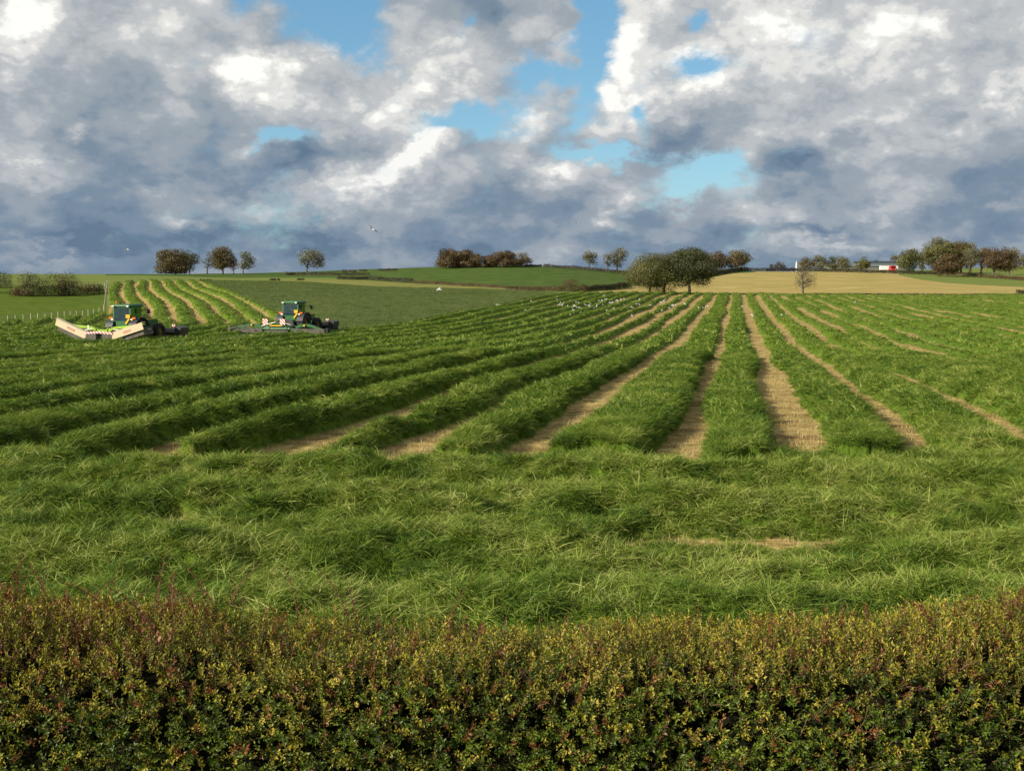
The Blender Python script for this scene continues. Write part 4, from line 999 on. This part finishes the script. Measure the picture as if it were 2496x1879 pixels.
mb = MB(); mb.box((0, -.5, .32), (2.3, .5, .35)); mb.build('centre_skirt', M_canvas, gm)
mb = MB(); mb.prism([(-4.75, .3), (-4.75, .78), (-4.4, .70), (-3.4, .98), (-2.6, .82), (-2.0, .50), (-2.1, .44), (-2.7, .72), (-3.4, .86), (-4.5, .58), (-4.6, .3)], -.85, -.78, 'y'); mb.build('bent_guard_cloth', M_canvas, gm)

# ------------------------------------------------------------------ barn, trailer, spire on the right skyline
def place(px, py, D):
    dd = ray(px, py); X = dd[0]/dd[1]*D; return np.array([X, D, float(base_z(X, D))])
DB = 500.0; bp = place(2106, 655, DB); zr = at(2106, 636.5, DB)[2]-bp[2]; ze = at(2106, 656, DB)[2]-bp[2]; wb = 176/F*DB
bn = thing('barn', 'long low farm shed with a grey green sheet roof behind the round tree', 'barn', bp)
ze = max(ze, .4*zr); zr2 = at(2106, 642, DB)[2]-bp[2]
nb = 12
for k in range(nb):
    x0 = -wb/2+wb*k/nb; mb = MB(); mb.prism([(-9, ze), (-8.9, ze+.12), (0, zr2+.12), (0, zr2)], x0+.04, x0+wb/nb-.04); mb.build('roof_sheet', M_roof, bn)
mb = MB(); mb.prism([(0.01, zr2), (0.01, zr2+.12), (9, ze+.12), (9, ze)], -wb/2, wb/2); mb.build('rear_roof', M_roof, bn)
mb = MB(); mb.prism([(-1.6, zr2-.3), (-1.3, zr), (1.3, zr), (1.6, zr2-.3)], -wb*.14, wb/2-.3); mb.build('ridge_vent', M_ridge, bn)
mb = MB(); mb.prism([(-8.6, -1), (-8.6, ze), (0, zr2-.05), (8.6, ze), (8.6, -1)], -wb/2+.3, wb/2-.3); mb.build('wall', M_wall, bn)
DT = 455.0; tp = place(2166, 660, DT); zt = at(2166, 648.3, DT)[2]; zb = at(2166, 658, DT)[2]; wt = 41/F*DT
tl = thing('box_trailer', 'white box trailer parked before the barn', 'trailer', (tp[0], tp[1], tp[2]))
mb = MB(); mb.box((0, 0, (zt+zb)/2-tp[2]), (wt, 2.4, zt-zb)); mb.build('box', M_white, tl, .04)
zz = zb-tp[2]
mb = MB(); mb.box((0, 0, zz-.15), (wt*.96, 1.0, .25)); mb.build('chassis', M_dgrey, tl)
for x_ in (-.38, -.26, .3): 
    mb = MB(); rr_ = max(.3, zz/2+.1); mb.cyl((wt*x_, -1.1, rr_), (wt*x_, 1.1, rr_), min(.5, rr_), n=14); mb.build('wheel', M_black, tl)
rv = thing('red_lorry_cab', 'red rounded vehicle standing before the white trailer', 'vehicle', (tp[0]+.4, tp[1]-3.4, float(base_z(tp[0]+.4, tp[1]-3.4))))
zc_ = zt-float(base_z(tp[0]+.4, tp[1]-3.4))+.1; wc = 15/F*DT
mb = MB(); mb.prism([(-wc/2, .5), (wc/2, .5), (wc/2, zc_*.75), (wc*.32, zc_), (-wc*.32, zc_), (-wc/2, zc_*.75)], -1.0, 1.0, 'y'); mb.build('body', M_red, rv, .12)
mb = MB(); mb.box((0, -1.03, zc_*.72), (wc*.7, .04, zc_*.24)); mb.build('windscreen', M_glass, rv)
for s in (-1, 1):
    mb = MB(); mb.cyl((s*wc*.36, -.8, .45), (s*wc*.36, .8, .45), .45, n=14); mb.build('wheel', M_black, rv)
    mb = MB(); mb.box((s*wc*.36, -1.04, zc_*.42), (.3, .04, .18)); mb.build('headlight', M_white, rv)
DS = 520.0; sp = place(1941, 652, DS); zs0 = at(1941, 647, DS)[2]-sp[2]; zs1 = at(1941, 636.5, DS)[2]-sp[2]
st = thing('white_turret', 'tiny white pointed turret on the skyline beside the row of trees', 'turret', sp)
mb = MB(); mb.cyl((0, 0, -1), (0, 0, zs0+.3), .38, .34, 8); mb.build('tower', M_white, st)
mb = MB(); mb.cyl((0, 0, zs0+.3), (0, 0, zs1), .38, .06, 8); mb.build('spire', M_white, st)
mb = MB(); mb.box((1.25, 0, (zs0+1.2)/2), (.8, .8, zs0+1.2)); mb.box((1.25, 0, zs0+1.4), (.95, .95, .2)); ch = mb.build('chimney_stack', M_wall); ch.location = tuple(sp); tag(ch, 'dark square chimney right beside the white turret', 'chimney')

# ------------------------------------------------------------------ gulls
def gull_mesh():
    mb = MB(); mb.mi = 0
    mb.ball((0, 0, .22), (.16, .40, .17), 10, (R(14), 0, 0)); mb.cyl((0, .12, .26), (0, .17, .36), .055, .042, 8); mb.ball((0, .185, .385), (.085, .11, .085), 8)
    mb.mi = 1
    for s in (-1, 1): mb.ball((s*.07, -.06, .24), (.05, .40, .13), 8, (R(10), 0, 0))
    mb.mi = 0; mb.box((0, -.24, .19), (.08, .14, .02), (R(12), 0, 0)); mb.mi = 2; mb.cyl((0, .23, .382), (0, .30, .375), .018, .005, 6)
    for s in (-1, 1): mb.cyl((s*.035, .02, 0), (s*.035, .01, .16), .009, n=5); mb.box((s*.035, .04, .005), (.04, .07, .008))
    me = mb.mesh('gull', [M_gullw, M_gullg, M_beak], smooth=True); return me
G_me = gull_mesh()
c8 = [(207, 257), (275, 238), (330, 228), (352, 232), (367, 222), (398, 210), (583, 187), (291, 295), (330, 290), (345, 285), (362, 281), (612, 220), (590, 272), (605, 268), (620, 265), (633, 262), (640, 222), (700, 200), (680, 250), (727, 240), (752, 222), (765, 232), (780, 222), (790, 228), (725, 278), (745, 270), (762, 268), (775, 268), (795, 268), (830, 245), (842, 243), (855, 240), (880, 235), (958, 200), (968, 220), (985, 200), (1003, 178), (1015, 190), (1028, 187), (1040, 190), (993, 243), (1045, 222), (1062, 222), (1075, 218), (1088, 215), (1110, 203), (1125, 200), (1155, 190), (1187, 187), (872, 285), (915, 273), (935, 262), (942, 258), (795, 310), (728, 318), (700, 335), (1031, 290), (1085, 272), (1095, 266), (1188, 235), (1050, 338), (1240, 270), (1260, 268), (1290, 245), (1303, 240), (1322, 215), (1327, 238), (1260, 213), (1262, 342), (1415, 258), (1467, 190), (1525, 293), (1512, 218), (1528, 210), (1542, 205), (1550, 190), (1598, 248), (1594, 270), (1620, 243), (1633, 245), (1645, 243), (1735, 252), (1858, 287), (1893, 265), (1917, 257), (1940, 252), (1676, 190)]
GP = [(1200+x/3.687, 680+y/3.687+2, None) for x, y in c8]
U = {(1050, 338): 'gull standing nearest to us of the flock on the left swaths', (1858, 287): 'left gull of the four on the broad bare strip', (207, 257): 'leftmost gull standing on the swaths', (1262, 342): 'lone gull on the near bare strip below the flock'}
for i, (x, y) in enumerate(c8):
    if (x, y) in U: GP[i] = (GP[i][0], GP[i][1], U[(x, y)])
GP += [(1450+x/4.022, 560+y/4.022+2, l) for x, y, l in [(1545, 850, 'lone gull left of the pair on the right hand swaths'), (1830, 880, 'nearer gull of the pair on the right hand swaths'), (1880, 838, 'farther gull of the pair on the right hand swaths'), (1437, 760, 'gull on the bare strip just right of the straight swaths')]]
GP.append((2083, 745, 'rightmost gull alone on the far right of the mown field'))
for px, py, lab in GP:
    p = hit(px, py); z = float(ground(p[0], p[1]))
    o = link('gull', G_me, None, (p[0], p[1], z+.02), random.uniform(0, 6.28)); o.scale = (random.uniform(.75, 1.05),)*3
    tag(o, lab or 'white gull standing in the flock scattered over the far mown swaths', 'gull', 'gulls on the mown field')
def flying(px, py, D, bank, yaw, label, s=1.5):
    mb = MB(); mb.mi = 0; mb.ball((0, 0, 0), (.14, .44, .13), 10); mb.ball((0, .22, .02), (.08, .12, .08), 8); mb.box((0, -.26, 0), (.10, .16, .015))
    mb.mi = 1
    for sd in (-1, 1):
        mb.prism([(sd*.05, .12), (sd*.32, .16), (sd*.68, -.02), (sd*.66, -.06), (sd*.32, -.04), (sd*.05, -.1)], -.008, .012, 'z')
    me = mb.mesh('flying_gull', [M_gullw, M_gullg])
    for v in me.vertices: 
        if abs(v.co.x) > .1: v.co.z += (abs(v.co.x)-.05)*.42 if abs(v.co.x) < .4 else .15-(abs(v.co.x)-.4)*.25
    o = link('flying_gull', me, None, at(px, py, D)); o.rotation_euler = (0, R(bank), R(yaw)); o.scale = (s,)*3; tag(o, label, 'gull', 'gulls in flight'); return o
flying(910, 560, 75, 35, 30, 'gull flying high in the middle of the dark cloud', .62)
flying(310, 609, 90, -10, 80, 'small pale gull flying over the left skyline', .6)
flying(725, 614, 140, 10, 60, 'tiny white gull flying beside the lone airy tree', .7)
flying(1070, 706, 150, -20, 70, 'white gull flying low over the standing grass', 1.25)
flying(1213, 743, 140, 5, 80, 'pale gull skimming the edge of the standing grass', .9)
flying(1408, 545, 160, 8, 40, 'speck of a gull flying above the hill', .6)

# ------------------------------------------------------------------ near hedge
hroot = thing('garden_hedge', 'thick leafy hedge with reddish shoots across the bottom foreground', 'hedge', (0, 5.4, 0))
def leafm(name, stops, gloss, rough): return leafmat(name, stops, .25, gloss, rough, inst=True, rnd=.3)
M_hl = [leafm('hedge_leaf_green', [(0, (.020, .032, .004)), (.4, (.054, .098, .006)), (.75, (.14, .19, .014)), (1, (.34, .34, .05))], .028, .45),
        leafm('hedge_leaf_yellow', [(0, (.06, .08, .006)), (.4, (.19, .19, .014)), (.75, (.42, .35, .04)), (1, (.62, .49, .12))], .025, .45),
        leafm('hedge_leaf_rust', [(0, (.06, .022, .010)), (.4, (.15, .055, .018)), (.75, (.24, .105, .03)), (1, (.34, .20, .05))], .025, .45)]
def sprig(name, seed, m, n=11, L=.10, ll=(.017, .031), red=False):
    r = np.random.default_rng(seed); V = []; Fq = []; Ft = []; T = []; mi = []
    bend = r.normal(0, .25, 2)
    def stem(s): return np.array([bend[0]*s*s*L, bend[1]*s*s*L, s*L])
    ts = tube([stem(0), stem(.5), stem(1)], [.0022, .0017, .0009], 3); V += list(ts[0]); Fq += [tuple(q) for q in ts[1]]; mi += [1]*len(ts[1]); T += [.5]*len(ts[0])
    for i in range(n):
        s = .12+.88*i/(n-1); a = i*2.4+r.normal(0, .4); e = R(r.uniform(15, 65)) if i < n-2 else R(r.uniform(55, 85)); l = r.uniform(*ll)*(1-.25*s); w = l*r.uniform(.38, .52)
        d = np.array([math.cos(a)*math.cos(e), math.sin(a)*math.cos(e), math.sin(e)]); sd = np.cross(d, [0, 0, 1.]); sd /= np.linalg.norm(sd); up = np.cross(sd, d)
        tw = r.uniform(-.6, .6); sd2 = sd*math.cos(tw)+up*math.sin(tw); up2 = np.cross(sd2, d)
        o = stem(s)+d*.004; b = len(V); cup = r.uniform(.1, .35); tip = o+d*l-up2*l*r.uniform(0, .25)
        V += [o, o+d*l*.42+sd2*w*.5+up2*w*cup, tip, o+d*l*.42-sd2*w*.5+up2*w*cup, o+d*l*.5]; tn = np.clip(r.normal(.5, .25), 0, 1); T += [tn]*5
        Fq += [(b, b+1, b+2, b+4), (b, b+4, b+2, b+3)]; mi += [0, 0]
    me = mesh_np(name, np.array(V), np.array(Fq), [m, M_twig], fmat=mi, attrs=dict(tint=np.array(T))); return me
sp_me = [sprig('sprig_%d' % i, 300+i, M_hl[i//4], n=17 if i < 8 else 15) for i in range(12)]
CG_sprig = proto_collection('hedge sprigs', sp_me)
# profile of the clipped hedge: front face bottom -> shoulder -> top -> back shoulder -> back
HP = np.array([(4.55, .2), (4.62, 1.2), (4.72, 2.05), (4.86, 2.30), (5.2, 2.36), (5.75, 2.24), (6.15, 2.10), (6.38, 1.85), (6.45, 1.0)])
hs = np.concatenate([[0], np.cumsum(np.hypot(*np.diff(HP, axis=0).T))])
def hsurf(x, s):
    y = np.interp(s, hs, HP[:, 0]); z = np.interp(s, hs, HP[:, 1]); e = .02
    ty = np.interp(s+e, hs, HP[:, 0])-np.interp(s-e, hs, HP[:, 0]); tz = np.interp(s+e, hs, HP[:, 1])-np.interp(s-e, hs, HP[:, 1]); l = np.hypot(ty, tz)+1e-9
    ny, nz = -tz/l, ty/l
    # ends higher than the middle, as seen
    lift = -.09+.21*np.clip(np.abs(x-.1)/2.9, 0, 1.2)**2.2+.05*(fbm(x*.9, s*0, 95)-.5)
    b = (fbm(x*1.1+9, s*1.6, 97)-.5)*.16+(fbm(x*4.5+3, s*4.5, 99, 2)-.5)*.14
    return y+ny*b, z+nz*b+lift*np.clip((z-1)/1, 0, 1), ny, nz
def sprigs_at(n, smin, smax, dmax, xw=4.9):
    x = RNG.uniform(-xw, xw, n); s = RNG.uniform(smin, smax, n); y, z, ny, nz = hsurf(x, s)
    d = RNG.uniform(0, 1, n)**1.3*dmax; y = y-ny*d; z = z-nz*d
    return x, y, z, ny, nz, s, d
def build_hedge():
    n = 41000; x, y, z, ny, nz, s, d = sprigs_at(n, .35, hs[-1]-.1, .16)
    hol = fbm(x*2.2+1, s*2.6+5, 101); keep = (hol > .17) | (d > .1); keep &= RNG.uniform(0, 1, n) < .95
    x, y, z, ny, nz, s, d, hol = [v[keep] for v in (x, y, z, ny, nz, s, d, hol)]; n = len(x)
    top = sm(z, 1.95, 2.35)
    pr = fbm(x*1.3+4, s*1.5, 103); u = RNG.uniform(0, 1, n)
    p_y = .24+.48*top+.3*(pr-.5); p_r = .05+.07*top+.42*np.clip(pr-.55, 0, 1)+.10*sm(y, 5.9, 6.3)+.14*top*sm(-x, .9, 2.0)+.04*top*sm(x, 1.2, 2.2)
    cat = np.where(u < p_r, 2, np.where(u < p_r+p_y, 1, 0)); idx = cat*4+RNG.integers(0, 4, n)
    # local +Z of a sprig along an outward, slightly rising direction
    dx = RNG.normal(0, .55, n); dy = ny+RNG.normal(0, .45, n); dz = nz+.45+RNG.normal(0, .4, n)
    l = np.sqrt(dx*dx+dy*dy+dz*dz); dx, dy, dz = dx/l, dy/l, dz/l
    th = np.arccos(np.clip(dz, -1, 1)); ph = np.arctan2(dy, dx); rot = np.stack([np.zeros(n), th, ph], -1)
    scl = RNG.uniform(.75, 1.2, n); it = np.clip(.5+(fbm(x*2.5, s*2.5, 105)-.5)*1.2, 0, 1)
    P_ = np.stack([x, y-5.4, z], -1)-np.stack([dx, dy, dz], -1)*.05
    # the biggest in view as single sprigs
    front = np.where((d < .02) & (np.abs(x) < 2.4) & (s < 2.4) & (s > 1.2))[0][:260]; m = np.ones(n, bool); m[front] = False
    for i in front:
        o = link('sprig', sp_me[idx[i]], hroot, P_[i]); o.rotation_euler = tuple(rot[i]); o.scale = (scl[i],)*3
    o = scatter('foliage', P_[m], rot[m], scl[m], idx[m], it[m], CG_sprig, hroot); o['kind'] = 'stuff'
    # branches inside
    ts = []
    for k in range(260):
        bx = random.uniform(-4.8, 4.8); by = random.uniform(-.5, .7); p = np.array([bx, by, 0.]); q = np.array([bx+random.gauss(0, .3), random.uniform(-.4, .6), random.uniform(1.3, 1.95)])
        mid = (p+q)/2+np.array([random.gauss(0, .1), random.gauss(0, .1), 0]); ts.append(tube([p, mid, q], [.016, .010, .004], 5))
        for j in range(5):
            f = random.uniform(.4, 1); a = mid*(1-f)+q*f; ts.append(tube([a, a+np.array([random.gauss(0, .12), random.gauss(0, .12), random.uniform(0, .2)])], [.005, .002], 4))
    V, Q = join_tubes(ts); link('branches', mesh_np('branches', V, Q, M_twig), hroot)['kind'] = 'stuff'
    # rough inner sheet, its near-black colour painting the shade deep among the twigs
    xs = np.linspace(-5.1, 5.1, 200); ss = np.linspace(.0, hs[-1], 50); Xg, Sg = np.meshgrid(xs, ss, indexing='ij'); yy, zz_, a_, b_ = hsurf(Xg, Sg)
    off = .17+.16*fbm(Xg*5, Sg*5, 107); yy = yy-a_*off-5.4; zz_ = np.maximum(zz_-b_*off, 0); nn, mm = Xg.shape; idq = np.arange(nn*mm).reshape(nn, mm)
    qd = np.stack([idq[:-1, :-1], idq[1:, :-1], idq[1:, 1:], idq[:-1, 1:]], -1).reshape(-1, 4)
    link('inner_shade_sheet', mesh_np('inner_shade_sheet', np.stack([Xg, yy, zz_], -1).reshape(-1, 3), qd, pbr('painted_inner_shade', (.012, .012, .006), .95, 0, .5, 30, .05)), hroot)
build_hedge()
M_shoot = leafmat('shoot_leaf_red', [(0, (.12, .028, .014)), (.5, (.25, .075, .03)), (.85, (.34, .16, .045)), (1, (.30, .25, .07))], .35, .02, .45)
def shoot_mesh(seed, L, red):
    r = np.random.default_rng(seed); V = []; Fq = []; T = []; mi = []; lean = r.normal(0, .12, 2)
    stem = lambda s: np.array([lean[0]*s*s*L*2, lean[1]*s*s*L*2, s*L])
    ts = tube([stem(k/4) for k in range(5)], [.0035, .003, .0026, .002, .0012], 4); V += list(ts[0]); Fq += [tuple(q) for q in ts[1]]; mi += [1]*len(ts[1]); T += [.5]*len(ts[0])
    n = int(L/.0115)
    for i in range(n):
        s = .1+.9*i/(n-1); a = i*2.4+r.normal(0, .3); e = R(r.uniform(20, 65)); l = r.uniform(.026, .046)*(1.15-.6*s); w = l*.45
        d = np.array([math.cos(a)*math.cos(e), math.sin(a)*math.cos(e), math.sin(e)]); sd = np.cross(d, [0, 0, 1.]); sd /= np.linalg.norm(sd); o = stem(s); b = len(V)
        V += [o, o+d*l*.45+sd*w*.5, o+d*l, o+d*l*.45-sd*w*.5]; Fq.append((b, b+1, b+2, b+3)); mi.append(0)
        T += [np.clip((1-s)*.9*(1-red)+r.normal(.2, .15), 0, 1)]*4
    return mesh_np('shoot', np.array(V), np.array(Fq), [M_shoot, M_twig], fmat=mi, attrs=dict(tint=np.array(T)))
SH = [shoot_mesh(400+i, L, rd) for i, (L, rd) in enumerate([(.16, .3), (.2, .5), (.30, .7), (.38, .8), (.22, .9), (.46, .8), (.14, .7), (.18, .2)])]
def shoots():
    n = 230; k = 0
    while k < n:
        x = RNG.uniform(-3.6, 3.6); wgt = .45+.55*(x < -1.6)+.35*(x > 1.6)
        if RNG.uniform() > wgt: continue
        s = RNG.uniform(hs[3]+.1, hs[7]); s = hs[5]+ (hs[7]-hs[5])*RNG.uniform(0, 1) if RNG.uniform() < .62 else s
        y, z, a, b = [float(v) for v in hsurf(np.array(x), np.array(s))]
        tall = (x < -.9 and RNG.uniform() < .42) or RNG.uniform() < .03
        i = int(RNG.choice([2, 3, 5])) if tall else int(RNG.choice([0, 1, 4, 6, 7, 6, 0]))
        o = link('shoot', SH[i], hroot, (x, y-5.4, z-.08)); o.rotation_euler = (RNG.normal(-.03, .13), RNG.normal(.10 if x < 0 else 0, .13), RNG.uniform(0, 6.28)); sc = RNG.uniform(.65, 1.05); o.scale = (sc,)*3
        k += 1
shoots()
